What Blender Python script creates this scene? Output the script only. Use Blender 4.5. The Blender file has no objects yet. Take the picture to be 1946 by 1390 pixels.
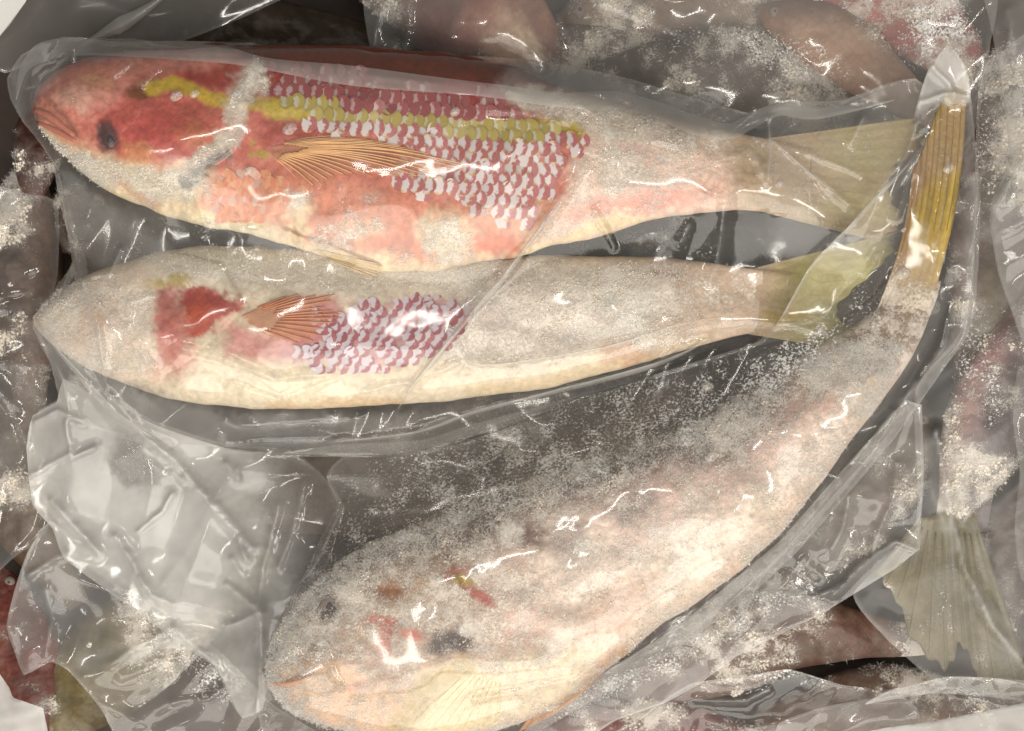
import bpy, math, random
import numpy as np
from mathutils import Vector, Matrix
from mathutils.bvhtree import BVHTree

random.seed(7)
SC = bpy.context.scene
COL = SC.collection

# ------------------------------------------------------------------ camera, world, lamps, exposure
S = 0.000185            # metres per working unit (1 unit = 1 px of the photo on the plane z = 0)
H = 3200.0              # camera height in units
CX, CY = 973.0, 695.0

cam_d = bpy.data.cameras.new('camera')
cam_d.sensor_width = 36.0
cam_d.lens = 36.0 * H / 1946.0
cam_d.clip_start = 0.01
cam_d.clip_end = 20.0
cam = bpy.data.objects.new('camera', cam_d)
cam.location = (0, 0, H * S)
COL.objects.link(cam)
SC.camera = cam

world = bpy.data.worlds.new('World')
SC.world = world
world.use_nodes = True
world.node_tree.nodes['Background'].inputs[0].default_value = (1.0, 0.96, 0.90, 1)
world.node_tree.nodes['Background'].inputs[1].default_value = 0.15


def lamp(name, loc, target, sx, sy, power, col):
    d = bpy.data.lights.new(name, 'AREA')
    d.shape = 'RECTANGLE'
    d.size, d.size_y = sx, sy
    d.energy = power
    d.color = col
    o = bpy.data.objects.new(name, d)
    o.location = loc
    o.rotation_euler = (Vector(target) - Vector(loc)).to_track_quat('-Z', 'Y').to_euler()
    COL.objects.link(o)
    return o


WARM = (1.0, 0.95, 0.87)
lamp('freezer_lamp', (0.12, -0.60, 1.05), (0.02, -0.02, 0), 1.6, 0.5, 10.5, WARM)
lamp('freezer_lamp', (0.12, -1.25, 0.80), (0.02, -0.02, 0), 1.6, 0.55, 12.5, WARM)
lamp('ceiling_tube_lamp', (-0.05, 0.14, 1.15), (0, 0, 0), 0.28, 0.04, 1.3, WARM)
lamp('aisle_tube_lamp', (0.50, -0.10, 0.80), (0, 0, 0), 0.03, 0.3, 1.0, WARM)
lamp('side_tube_lamp', (-0.45, -0.25, 0.90), (0, 0, 0), 0.03, 0.3, .8, WARM)

SC.view_settings.view_transform = 'Standard'
SC.view_settings.look = 'None'
SC.view_settings.exposure = 0.06
SC.view_settings.gamma = 1.0
SC.render.engine = 'CYCLES'
SC.cycles.transparent_max_bounces = 32
SC.cycles.max_bounces = 8
SC.cycles.diffuse_bounces = 3
SC.cycles.glossy_bounces = 2
SC.cycles.use_denoising = True
SC.cycles.denoiser = 'OPENIMAGEDENOISE'
SC.cycles.caustics_reflective = False
SC.cycles.caustics_refractive = False
SC.cycles.sample_clamp_indirect = 2.0


# ------------------------------------------------------------------ small maths
def W(px, py, z=0.0):
    k = 1.0 - z / H
    return np.array([(px - CX) * k, (CY - py) * k, z])


def to_px(x, y, z):
    k = 1.0 - z / H
    return CX + x / k, CY - y / k


def lin(r, g, b):
    c = np.array([r, g, b], float) / 255.0
    return np.where(c <= 0.04045, c / 12.92, ((c + 0.055) / 1.055) ** 2.4)


_T = np.random.RandomState(3).rand(256, 256)


def vnoise(x, y, seed=0):
    x = np.asarray(x, float) + seed * 17.31
    y = np.asarray(y, float) + seed * 9.73
    xi = np.floor(x).astype(int)
    yi = np.floor(y).astype(int)
    fx, fy = x - xi, y - yi
    fx = fx * fx * (3 - 2 * fx)
    fy = fy * fy * (3 - 2 * fy)
    a = _T[xi & 255, yi & 255]
    b = _T[(xi + 1) & 255, yi & 255]
    c = _T[xi & 255, (yi + 1) & 255]
    d = _T[(xi + 1) & 255, (yi + 1) & 255]
    return (a * (1 - fx) + b * fx) * (1 - fy) + (c * (1 - fx) + d * fx) * fy


def fbm(x, y, seed=0, octv=4):
    s, a, t = 0.0, 0.5, 0.0
    for i in range(octv):
        s = s + a * vnoise(np.asarray(x) * 2 ** i, np.asarray(y) * 2 ** i, seed + i * 5)
        t += a
        a *= 0.55
    return s / t


def sstep(a, b, x):
    t = np.clip((x - a) / (b - a), 0, 1)
    return t * t * (3 - 2 * t)


def seg_dist(px, py, pts, closed=False):
    """distance to a polyline, and inside flag when closed"""
    pts = [np.array(p[:2], float) for p in pts]
    n = len(pts)
    d2 = np.full(px.shape, 1e18)
    inside = np.zeros(px.shape, bool)
    for i in range(n if closed else n - 1):
        a, b = pts[i], pts[(i + 1) % n]
        e = b - a
        L = max(e @ e, 1e-9)
        t = np.clip(((px - a[0]) * e[0] + (py - a[1]) * e[1]) / L, 0, 1)
        d2 = np.minimum(d2, (px - a[0] - t * e[0]) ** 2 + (py - a[1] - t * e[1]) ** 2)
        if closed:
            c = (a[1] > py) != (b[1] > py)
            with np.errstate(divide='ignore', invalid='ignore'):
                xx = (b[0] - a[0]) * (py - a[1]) / (b[1] - a[1]) + a[0]
            inside ^= c & (px < xx)
    return np.sqrt(d2), inside


class Paint:
    """layers of the thing's own colour and of frost, laid on mesh points"""

    def __init__(self, px, py, base=(200, 180, 160), seed=0):
        self.x, self.y = np.asarray(px, float), np.asarray(py, float)
        n = len(self.x)
        self.c = np.tile(lin(*base), (n, 1))
        self.f = np.zeros(n)
        s = seed * 3
        self.w = [(fbm(self.x / 90, self.y / 90, s + 1) * 2 - 1, fbm(self.x / 90, self.y / 90, s + 2) * 2 - 1),
                  (fbm(self.x / 26, self.y / 26, s + 3) * 2 - 1, fbm(self.x / 26, self.y / 26, s + 4) * 2 - 1)]
        self.w.append((fbm(self.x / 9, self.y / 9, s + 7, 3) * 2 - 1, fbm(self.x / 9, self.y / 9, s + 8, 3) * 2 - 1))
        self.n1 = fbm(self.x / 14, self.y / 14, s + 6)

    def warped(self, a):
        return (self.x + a * self.w[0][0] + a * .8 * self.w[1][0] + a * .6 * self.w[2][0],
                self.y + a * self.w[0][1] + a * .8 * self.w[1][1] + a * .6 * self.w[2][1])

    def put(self, m, col=None, fr=None):
        if col is not None:
            self.c += m[:, None] * (lin(*col) - self.c)
        if fr is not None:
            self.f += m * (fr - self.f)

    def blob(self, cx, cy, rx, ry, ang=0, col=None, k=1.0, soft=.5, warp=20, fr=None):
        x, y = self.warped(warp)
        a = math.radians(ang)
        u = (x - cx) * math.cos(a) + (y - cy) * math.sin(a)
        v = -(x - cx) * math.sin(a) + (y - cy) * math.cos(a)
        d = np.sqrt((u / rx) ** 2 + (v / ry) ** 2)
        self.put(k * (1 - sstep(1 - soft, 1 + soft, d)), col, fr)

    def poly(self, pts, col=None, k=1.0, soft=10, warp=14, fr=None):
        x, y = self.warped(warp)
        d, ins = seg_dist(x, y, pts, True)
        sd = np.where(ins, -d, d)
        self.put(k * (1 - sstep(-soft, soft, sd)), col, fr)

    def line(self, pts, w, col=None, k=1.0, soft=.6, warp=6, fr=None):
        x, y = self.warped(warp)
        d, _ = seg_dist(x, y, pts)
        self.put(k * (1 - sstep(w * (1 - soft), w * (1 + soft), d)), col, fr)

    def mottle(self, scale, amt, seed=0):
        n = fbm(self.x / scale, self.y / scale, 40 + seed) * 2 - 1
        self.c *= (1 + amt * n)[:, None]

    def rgba(self):
        return np.concatenate([np.clip(self.c, 0, 1), np.clip(self.f, 0, 1)[:, None]], 1)


# ------------------------------------------------------------------ mesh and object helpers
def link(name, me, mat, parent=None, kind=None):
    o = bpy.data.objects.new(name, me)
    COL.objects.link(o)
    if mat is not None and len(me.materials) == 0:
        me.materials.append(mat)
    if parent is not None:
        o.parent = parent
        if parent.type == 'EMPTY':
            o.matrix_parent_inverse = Matrix.Translation(-parent.location)
    if kind:
        o['kind'] = kind
    return o


def mesh(name, v, f, smooth=True, rgba=None):
    me = bpy.data.meshes.new(name)
    v = np.asarray(v, np.float32) * S
    f = [list(map(int, q)) for q in f] if not isinstance(f, np.ndarray) else f
    if isinstance(f, np.ndarray):
        me.vertices.add(len(v))
        me.vertices.foreach_set('co', v.ravel())
        k = f.shape[1]
        me.loops.add(f.size)
        me.loops.foreach_set('vertex_index', f.astype(np.int32).ravel())
        me.polygons.add(len(f))
        me.polygons.foreach_set('loop_start', np.arange(0, f.size, k, dtype=np.int32))
        me.polygons.foreach_set('loop_total', np.full(len(f), k, np.int32))
        me.update(calc_edges=True)
        me.validate()
    else:
        me.from_pydata(v.tolist(), [], f)
        me.update()
    if smooth:
        me.polygons.foreach_set('use_smooth', np.ones(len(me.polygons), bool))
    if rgba is not None:
        a = me.color_attributes.new('col', 'FLOAT_COLOR', 'POINT')
        a.data.foreach_set('color', np.asarray(rgba, np.float32).ravel())
    return me


def thing(name, label, cat, at=(973, 695, 0), group=None):
    o = bpy.data.objects.new(name, None)
    o.location = W(*at) * S
    o.empty_display_size = 0.01
    COL.objects.link(o)
    o['label'], o['category'] = label, cat
    if group:
        o['group'] = group
    return o


def tag(o, label, cat, group=None):
    o['label'], o['category'] = label, cat
    if group:
        o['group'] = group
    return o


# ------------------------------------------------------------------ materials
def nodes_of(name):
    m = bpy.data.materials.new(name)
    m.use_nodes = True
    nt = m.node_tree
    nt.nodes.clear()
    out = nt.nodes.new('ShaderNodeOutputMaterial')
    return m, nt, out


def N(nt, t, **kw):
    n = nt.nodes.new(t)
    for k, v in kw.items():
        if k.startswith('_'):
            setattr(n, k[1:], v)
        else:
            n.inputs[k.replace('__', ' ')].default_value = v
    return n


def math_n(nt, op, a, b=None, c=None, clamp=False):
    n = nt.nodes.new('ShaderNodeMath')
    n.operation = op
    n.use_clamp = clamp
    for i, v in enumerate((a, b, c)):
        if v is None:
            continue
        if isinstance(v, (int, float)):
            n.inputs[i].default_value = v
        else:
            nt.links.new(v, n.inputs[i])
    return n.outputs[0]


def mixcol(nt, fac, a, b):
    n = nt.nodes.new('ShaderNodeMix')
    n.data_type = 'RGBA'
    for sock, v in ((n.inputs[0], fac), (n.inputs[6], a), (n.inputs[7], b)):
        if isinstance(v, (int, float)):
            sock.default_value = v
        elif isinstance(v, (tuple, list, np.ndarray)):
            sock.default_value = (v[0], v[1], v[2], 1)
        else:
            nt.links.new(v, sock)
    return n.outputs[2]


def ramp(nt, x, lo, hi):
    n = nt.nodes.new('ShaderNodeMapRange')
    n.interpolation_type = 'SMOOTHSTEP'
    for i, v in ((0, x), (1, lo), (2, hi)):
        if isinstance(v, (int, float)):
            n.inputs[i].default_value = v
        else:
            nt.links.new(v, n.inputs[i])
    return n.outputs[0]


def noise(nt, vec, scale, detail=3.0, rough=.6, dist=0.0):
    n = N(nt, 'ShaderNodeTexNoise', Scale=scale, Detail=detail, Roughness=rough, Distortion=dist)
    nt.links.new(vec, n.inputs['Vector'])
    return n.outputs[0]


FROST = tuple(lin(244, 235, 223))


def skin_material(name, gloss=.32, lattice=0.0):
    m, nt, out = nodes_of(name)
    at = N(nt, 'ShaderNodeVertexColor', _layer_name='col')
    geo = N(nt, 'ShaderNodeNewGeometry')
    pos = geo.outputs['Position']
    n1 = noise(nt, pos, 1 / (5 * S), 4, .75, .6)          # frost grains, about 3 px
    n2 = noise(nt, pos, 1 / (30 * S), 4, .6, .3)
    n3 = noise(nt, pos, 1 / (9 * S), 3, .6)
    nn = math_n(nt, 'ADD', math_n(nt, 'MULTIPLY', n1, .72), math_n(nt, 'MULTIPLY', n2, .28))
    thr = math_n(nt, 'SUBTRACT', .80, math_n(nt, 'MULTIPLY', at.outputs['Alpha'], .56))
    fm = ramp(nt, nn, math_n(nt, 'SUBTRACT', thr, .07), math_n(nt, 'ADD', thr, .07))
    mp = N(nt, 'ShaderNodeMapping')
    mp.inputs['Scale'].default_value = (1 / (20 * S), 1 / (20 * S), 1 / (60 * S))
    mp.inputs['Rotation'].default_value = (0, 0, lattice + math.radians(45))
    nt.links.new(pos, mp.inputs[0])
    vo = N(nt, 'ShaderNodeTexVoronoi', _feature='DISTANCE_TO_EDGE', Scale=1.0, Randomness=.55)
    nt.links.new(mp.outputs[0], vo.inputs['Vector'])
    cell = ramp(nt, vo.outputs['Distance'], .02, .16)
    var = math_n(nt, 'ADD', math_n(nt, 'MULTIPLY', n3, .55), math_n(nt, 'ADD', math_n(nt, 'MULTIPLY', cell, .06), .66))
    vm = nt.nodes.new('ShaderNodeVectorMath')
    vm.operation = 'SCALE'
    nt.links.new(at.outputs['Color'], vm.inputs[0])
    nt.links.new(var, vm.inputs['Scale'])
    glaze = mixcol(nt, math_n(nt, 'MULTIPLY', at.outputs['Alpha'], .2), vm.outputs[0], FROST)
    base = mixcol(nt, math_n(nt, 'MULTIPLY', fm, .66), glaze, FROST)
    p = N(nt, 'ShaderNodeBsdfPrincipled')
    nt.links.new(base, p.inputs['Base Color'])
    nt.links.new(math_n(nt, 'ADD', math_n(nt, 'MULTIPLY', fm, .45), gloss), p.inputs['Roughness'])
    p.inputs['Specular IOR Level'].default_value = .35
    b = N(nt, 'ShaderNodeBump', Strength=.55, Distance=3 * S)
    nt.links.new(math_n(nt, 'ADD', math_n(nt, 'MULTIPLY', fm, .8), math_n(nt, 'ADD', math_n(nt, 'MULTIPLY', n3, .6), math_n(nt, 'MULTIPLY', cell, .14))), b.inputs['Height'])
    nt.links.new(b.outputs[0], p.inputs['Normal'])
    nt.links.new(p.outputs[0], out.inputs[0])
    return m


def film_material(name, milk=.10, rough=.10, tint=(1.0, .985, .95), spec=1.0):
    """thin polythene: clear, a little milky, glossy; vertex r = milkiness, g = frost dust"""
    m, nt, out = nodes_of(name)
    at = N(nt, 'ShaderNodeVertexColor', _layer_name='col')
    sep = N(nt, 'ShaderNodeSeparateColor')
    nt.links.new(at.outputs['Color'], sep.inputs[0])
    geo = N(nt, 'ShaderNodeNewGeometry')
    pos = geo.outputs['Position']
    lw = N(nt, 'ShaderNodeLayerWeight', Blend=.5)
    face = lw.outputs['Facing']
    mk = math_n(nt, 'ADD', math_n(nt, 'MULTIPLY', sep.outputs[0], 1.0), milk)
    mk = math_n(nt, 'ADD', mk, math_n(nt, 'MULTIPLY', math_n(nt, 'POWER', face, 2.5), .14), clamp=True)
    mk = math_n(nt, 'MINIMUM', mk, .92)
    tr = N(nt, 'ShaderNodeBsdfTransparent', Color=(.985, .98, .97, 1))
    df = N(nt, 'ShaderNodeBsdfDiffuse', Color=(.86 * tint[0], .86 * tint[1], .86 * tint[2], 1))
    tl = N(nt, 'ShaderNodeBsdfTranslucent', Color=(.86 * tint[0], .86 * tint[1], .86 * tint[2], 1))
    half = N(nt, 'ShaderNodeMixShader', Fac=.32)
    nt.links.new(df.outputs[0], half.inputs[1])
    nt.links.new(tl.outputs[0], half.inputs[2])
    body = N(nt, 'ShaderNodeMixShader')
    nt.links.new(mk, body.inputs[0])
    nt.links.new(tr.outputs[0], body.inputs[1])
    nt.links.new(half.outputs[0], body.inputs[2])
    gl = N(nt, 'ShaderNodeBsdfGlossy', Color=(1, 1, 1, 1), Roughness=rough)
    fr = math_n(nt, 'ADD', math_n(nt, 'MULTIPLY', math_n(nt, 'POWER', face, 4.0), .8), .034 * spec, clamp=True)
    gm = N(nt, 'ShaderNodeMixShader')
    nt.links.new(fr, gm.inputs[0])
    nt.links.new(body.outputs[0], gm.inputs[1])
    nt.links.new(gl.outputs[0], gm.inputs[2])
    nn = noise(nt, pos, 1 / (5 * S), 3, .8, .6)
    thr = math_n(nt, 'SUBTRACT', .82, math_n(nt, 'MULTIPLY', sep.outputs[1], .5))
    fm = ramp(nt, nn, math_n(nt, 'SUBTRACT', thr, .03), math_n(nt, 'ADD', thr, .07))
    ice = N(nt, 'ShaderNodeBsdfDiffuse', Color=(*lin(244, 242, 238), 1))
    fin = N(nt, 'ShaderNodeMixShader')
    nt.links.new(math_n(nt, 'MULTIPLY', fm, .8), fin.inputs[0])
    nt.links.new(gm.outputs[0], fin.inputs[1])
    nt.links.new(ice.outputs[0], fin.inputs[2])
    nt.links.new(fin.outputs[0], out.inputs[0])
    return m


def scale_material(name, mid, red, accent, red_at=.25, yel=.55, edge=(90, 60, 50), lead=.5):
    """one fish scale: pale middle, coloured hind margin, accents at the sides (local coordinates)"""
    m, nt, out = nodes_of(name)
    tc = N(nt, 'ShaderNodeTexCoord')
    oi = N(nt, 'ShaderNodeObjectInfo')
    sx = N(nt, 'ShaderNodeSeparateXYZ')
    nt.links.new(tc.outputs['Object'], sx.inputs[0])
    off = nt.nodes.new('ShaderNodeVectorMath')
    off.operation = 'ADD'
    nt.links.new(tc.outputs['Object'], off.inputs[0])
    cmb = N(nt, 'ShaderNodeCombineXYZ')
    nt.links.new(math_n(nt, 'MULTIPLY', oi.outputs['Random'], 7.3), cmb.inputs[0])
    nt.links.new(math_n(nt, 'MULTIPLY', oi.outputs['Random'], 3.1), cmb.inputs[1])
    nt.links.new(cmb.outputs[0], off.inputs[1])
    nz = noise(nt, off.outputs[0], 1 / (9 * S), 3, .6)
    nf = noise(nt, off.outputs[0], 1 / (3 * S), 2, .6)
    x = math_n(nt, 'DIVIDE', sx.outputs[0], 16 * S)
    y = math_n(nt, 'ABSOLUTE', math_n(nt, 'DIVIDE', sx.outputs[1], 16 * S))
    jit = math_n(nt, 'MULTIPLY', math_n(nt, 'SUBTRACT', nz, .5), 1.2)
    rnd = math_n(nt, 'MULTIPLY', math_n(nt, 'SUBTRACT', oi.outputs['Random'], .5), .4)
    xr = math_n(nt, 'ADD', math_n(nt, 'ADD', x, jit), rnd)
    y2 = math_n(nt, 'MULTIPLY', math_n(nt, 'MULTIPLY', y, y), .45)
    rm = math_n(nt, 'MAXIMUM', ramp(nt, math_n(nt, 'ADD', xr, y2), red_at - .08, red_at + .12), ramp(nt, math_n(nt, 'ADD', math_n(nt, 'SUBTRACT', jit, x), y2), lead, lead + .2))
    ym = ramp(nt, math_n(nt, 'ADD', y, jit), yel, yel + .25)
    em = ramp(nt, math_n(nt, 'ADD', math_n(nt, 'ADD', x, math_n(nt, 'MULTIPLY', math_n(nt, 'MULTIPLY', y, y), .5)),
                         math_n(nt, 'MULTIPLY', math_n(nt, 'SUBTRACT', nf, .5), .5)), .72, .95)
    grey = ramp(nt, math_n(nt, 'FRACT', math_n(nt, 'MULTIPLY', oi.outputs['Random'], 37.7)), .55, .95)
    mid2 = mixcol(nt, math_n(nt, 'MULTIPLY', grey, .6), lin(*mid), lin(196, 186, 186))
    c = mixcol(nt, rm, mid2, lin(*red))
    c = mixcol(nt, math_n(nt, 'MULTIPLY', ym, .85), c, lin(*accent))
    c = mixcol(nt, math_n(nt, 'MULTIPLY', em, .35), c, lin(*edge))
    c = mixcol(nt, math_n(nt, 'MULTIPLY', nf, .35), c, mid2)
    p = N(nt, 'ShaderNodeBsdfPrincipled', Roughness=.32)
    nt.links.new(c, p.inputs['Base Color'])
    nt.links.new(p.outputs[0], out.inputs[0])
    return m


def plain(name, col, rough=.5, var=.25, scale=20, spec=.4, trans=0.0):
    m, nt, out = nodes_of(name)
    geo = N(nt, 'ShaderNodeNewGeometry')
    n = noise(nt, geo.outputs['Position'], 1 / (scale * S), 4, .6)
    c = lin(*col)
    f = mixcol(nt, n, c * (1 - var), np.clip(c * (1 + var), 0, 1))
    p = N(nt, 'ShaderNodeBsdfPrincipled', Roughness=rough)
    p.inputs['Specular IOR Level'].default_value = spec
    nt.links.new(f, p.inputs['Base Color'])
    if trans:
        t = N(nt, 'ShaderNodeBsdfTransparent')
        mx = N(nt, 'ShaderNodeMixShader', Fac=trans)
        nt.links.new(p.outputs[0], mx.inputs[1])
        nt.links.new(t.outputs[0], mx.inputs[2])
        nt.links.new(mx.outputs[0], out.inputs[0])
    else:
        nt.links.new(p.outputs[0], out.inputs[0])
    return m


def ice_material():
    m, nt, out = nodes_of('ice_bead')
    geo = N(nt, 'ShaderNodeNewGeometry')
    n = noise(nt, geo.outputs['Position'], 1 / (5 * S), 3, .7)
    t = N(nt, 'ShaderNodeBsdfTransparent')
    p = N(nt, 'ShaderNodeBsdfPrincipled', Roughness=.15)
    p.inputs['Base Color'].default_value = (*lin(225, 220, 212), 1)
    mx = N(nt, 'ShaderNodeMixShader')
    nt.links.new(math_n(nt, 'ADD', math_n(nt, 'MULTIPLY', ramp(nt, n, .4, .65), .35), .22), mx.inputs[0])
    nt.links.new(t.outputs[0], mx.inputs[1])
    nt.links.new(p.outputs[0], mx.inputs[2])
    nt.links.new(mx.outputs[0], out.inputs[0])
    return m


M_SKIN = skin_material('fish_skin')
M_SKIN_C = skin_material('fish_skin_slanted', .4, math.radians(-32))
M_SKIN_BG = skin_material('frozen_fish_skin', .45)
M_FILM = film_material('polythene_film', .02)
M_FILM2 = film_material('polythene_film_cloudy', .08)
M_FILM_D = film_material('polythene_film_dull', .03, .32)
M_LINER = film_material('white_liner_film', .55, .3)
M_NEEDLE, _nt, _out = nodes_of('frost_crystal')
_d = N(_nt, 'ShaderNodeBsdfDiffuse', Color=(.90, .885, .86, 1))
_t = N(_nt, 'ShaderNodeBsdfTranslucent', Color=(.90, .885, .86, 1))
_m = N(_nt, 'ShaderNodeMixShader', Fac=.5)
_nt.links.new(_d.outputs[0], _m.inputs[1])
_nt.links.new(_t.outputs[0], _m.inputs[2])
_nt.links.new(_m.outputs[0], _out.inputs[0])
M_CRUST = plain('frost_crust', (246, 236, 222), .5, .06, 20, .3)
M_RAY = plain('fin_ray_skin', (238, 186, 134), .4, .2, 14)
M_RAY_B = plain('fin_ray_skin_brown', (216, 142, 102), .4, .2, 14)
M_RAY_Y = plain('fin_ray_skin_yellow', (128, 108, 38), .35, .3, 18)
M_RAY_P = plain('fin_ray_skin_pale', (224, 206, 164), .45, .2, 18)
M_TAILRAY = plain('tail_ray_skin', (168, 150, 98), .5, .3, 20)
M_FINSKIN = plain('fin_membrane', (216, 152, 118), .45, .25, 14, .4, .66)
M_RAY_O = plain('fin_ray_skin_olive', (96, 86, 40), .5, .3, 18)
M_EYE = plain('eye_iris', (78, 44, 44), .25, .4, 8, .5)
M_EYEF = plain('eye_iris_frosted', (128, 116, 108), .6, .5, 7, .3)
M_PUPILF = plain('eye_pupil_frosted', (62, 58, 62), .5, .6, 6, .3)
M_PUPIL = plain('eye_pupil', (48, 40, 44), .2, .9, 8, .5)
M_ICE = ice_material()
M_FLOOR = plain('box_floor_dark', (64, 52, 44), .7, .5, 60)
M_SC_R = scale_material('scale_red', (184, 150, 152), (142, 44, 44), (150, 60, 54), -.05, .6)
M_SC_Y = scale_material('scale_yellow', (192, 184, 160), (170, 150, 46), (156, 136, 44), -.02, .5, (84, 76, 34))
M_SC_S = scale_material('scale_silver', (216, 206, 206), (168, 52, 48), (210, 168, 60), .34, .72, (150, 90, 90), .72)
M_SC_P = scale_material('scale_pale', (222, 158, 122), (214, 132, 104), (232, 196, 140), .3, .6, (230, 196, 150))
M_SC_B = scale_material('scale_lilac', (208, 196, 206), (158, 52, 58), (196, 120, 96), .4, .85, (150, 80, 80), .75)


# ------------------------------------------------------------------ fish bodies
def catmull(P, n):
    P = np.asarray(P, float)
    m = len(P)
    t = np.linspace(0, m - 1 - 1e-9, n)
    i = np.floor(t).astype(int)
    u = (t - i)[:, None]
    p0, p1, p2, p3 = P[np.maximum(i - 1, 0)], P[i], P[np.minimum(i + 1, m - 1)], P[np.minimum(i + 2, m - 1)]
    return .5 * (2 * p1 + (p2 - p0) * u + (2 * p0 - 5 * p1 + 4 * p2 - p3) * u ** 2 + (3 * p1 - p0 - 3 * p2 + p3) * u ** 3)


def body_points(st, zc, thick, n_len=300, n_top=120, n_bot=24, bump=2.5, seed=0, tmax=None):
    """st: rows of dorsal x,y, ventral x,y (photo px); returns points (units) and quads"""
    st = np.asarray(st, float)
    zc = np.broadcast_to(np.asarray(zc, float), (len(st),))
    A = np.array([W(a[0], a[1], z) for a, z in zip(st, zc)])
    B = np.array([W(a[2], a[3], z) for a, z in zip(st, zc)])
    A, B = catmull(A, n_len), catmull(B, n_len)
    mid, hw = (A + B) / 2, (A - B) / 2
    kk = np.arange(n_len) / n_len * np.linalg.norm(mid[-1] - mid[0])
    hw = hw * (1 + .035 * (fbm(kk / 60, kk * 0 + seed, seed + 2, 3) * 2 - 1))[:, None]
    mid = mid + hw * (.03 * (fbm(kk / 80, kk * 0 + seed, seed + 4, 3) * 2 - 1))[:, None]
    w = np.linalg.norm(hw, axis=1)
    th = w * thick
    if tmax:
        th = tmax * (1 - np.exp(-th / tmax * 1.3))
    k = np.linspace(0, 1, n_len)
    th *= np.clip(k / .05, .2, 1) ** .5 * (1 - .93 * sstep(.80, 1.0, k))
    ang = np.concatenate([np.linspace(0, math.pi, n_top), np.linspace(math.pi, 2 * math.pi, n_bot)[1:-1]])
    ca, sa = np.cos(ang), np.sin(ang)
    sq = np.sign(sa) * np.abs(sa) ** .85
    V = mid[:, None, :] + hw[:, None, :] * ca[None, :, None]
    V[:, :, 2] += th[:, None] * sq[None]
    n_r = len(ang)
    rel = (fbm(V[:, :, 0] / 130, V[:, :, 1] / 70, seed + 1, 2) * 2 - 1) * bump * 3 + (fbm(V[:, :, 0] / 55, V[:, :, 1] / 55, seed) * 2 - 1) * bump * 2 + (fbm(V[:, :, 0] / 16, V[:, :, 1] / 16, seed + 9) * 2 - 1) * bump * .6
    V[:, :, 2] += rel * np.clip(sa, 0, 1)[None] * np.clip(w / 60, 0, 1)[:, None]
    V = V.reshape(-1, 3)
    i = np.arange(n_len - 1)[:, None]
    j = np.arange(n_r)[None]
    j2 = (j + 1) % n_r
    F = np.stack([i * n_r + j, i * n_r + j2, (i + 1) * n_r + j2, (i + 1) * n_r + j], -1).reshape(-1, 4)
    # caps
    c0, c1 = len(V), len(V) + 1
    V = np.vstack([V, V[:n_r].mean(0), V[(n_len - 1) * n_r:].mean(0)])
    jj = np.arange(n_r)
    k2 = (jj + 1) % n_r
    base = (n_len - 1) * n_r
    T0 = np.stack([np.full(n_r, c0), k2, jj], -1)
    T1 = np.stack([np.full(n_r, c1), base + jj, base + k2], -1)
    return V, F, T0, T1


def build_body(name, st, zc, thick, painter, mat, parent, bump=2.5, seed=0, n_len=300, n_top=120, carve=None, tmax=None):
    V, F, T0, T1 = body_points(st, zc, thick, n_len, n_top, 24, bump, seed, tmax)
    px, py = to_px(V[:, 0], V[:, 1], V[:, 2])
    if carve is not None:
        V[:, 2] += carve(px, py) * (V[:, 2] > np.mean(zc))
    P = Paint(px, py, seed=seed)
    painter(P)
    faces = F.tolist() + T0.tolist() + T1.tolist()
    me = mesh(name, V, faces, True, P.rgba())
    o = link(name, me, mat, parent)
    bvh = BVHTree.FromPolygons(V.tolist(), faces)
    return o, bvh, V, P


def top_z(bvhs, x, y, default=None):
    best = default
    nrm = None
    for b in bvhs:
        loc, n, _, _ = b.ray_cast(Vector((x, y, 2000)), Vector((0, 0, -1)))
        if loc is not None and (best is None or loc.z > best):
            best, nrm = loc.z, n
    return best, nrm


def on_px(bvhs, px, py, default=0.0):
    """point on the top surface seen at the photo position"""
    z = 120.0
    n = None
    for _ in range(3):
        p = W(px, py, z)
        zz, n = top_z(bvhs, p[0], p[1])
        if zz is None:
            zz = default
        z = zz
    p = W(px, py, z)
    return Vector(p), (n if n is not None else Vector((0, 0, 1)))


# ---- frost crystals: one mass of needles on a body
def frost_needles(parent, V, P, count, seed, lo=.35, length=(5, 13), up=.35, region=None):
    rs = np.random.RandomState(seed)
    zmin = np.percentile(V[:, 2], 45)
    w = np.clip(P.f[:len(V)] - lo, 0, 1) * (V[:, 2] > zmin)
    if region is not None:
        w = w * region(P.x, P.y)
    if w.sum() <= 0:
        return
    idx = rs.choice(len(V), count, p=w / w.sum())
    p = V[idx] + rs.normal(0, 2.2, (count, 3)) * np.array([1, 1, .2]) + np.array([0, 0, 1.0])
    d = rs.normal(0, 1, (count, 3))
    d[:, 2] = np.abs(d[:, 2]) * up
    d /= np.linalg.norm(d, axis=1)[:, None]
    L = rs.uniform(length[0], length[1], count)[:, None]
    side = np.cross(d, rs.normal(0, 1, (count, 3)))
    side /= np.linalg.norm(side, axis=1)[:, None] + 1e-9
    wd = rs.uniform(.35, .8, count)[:, None]
    a, b, c = p - side * wd, p + side * wd, p + d * L
    vv = np.stack([a, b, c], 1).reshape(-1, 3)
    ff = np.arange(count * 3).reshape(-1, 3)
    me = mesh('frost', vv, ff, False)
    link('frost', me, M_NEEDLE, parent, 'stuff')


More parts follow.
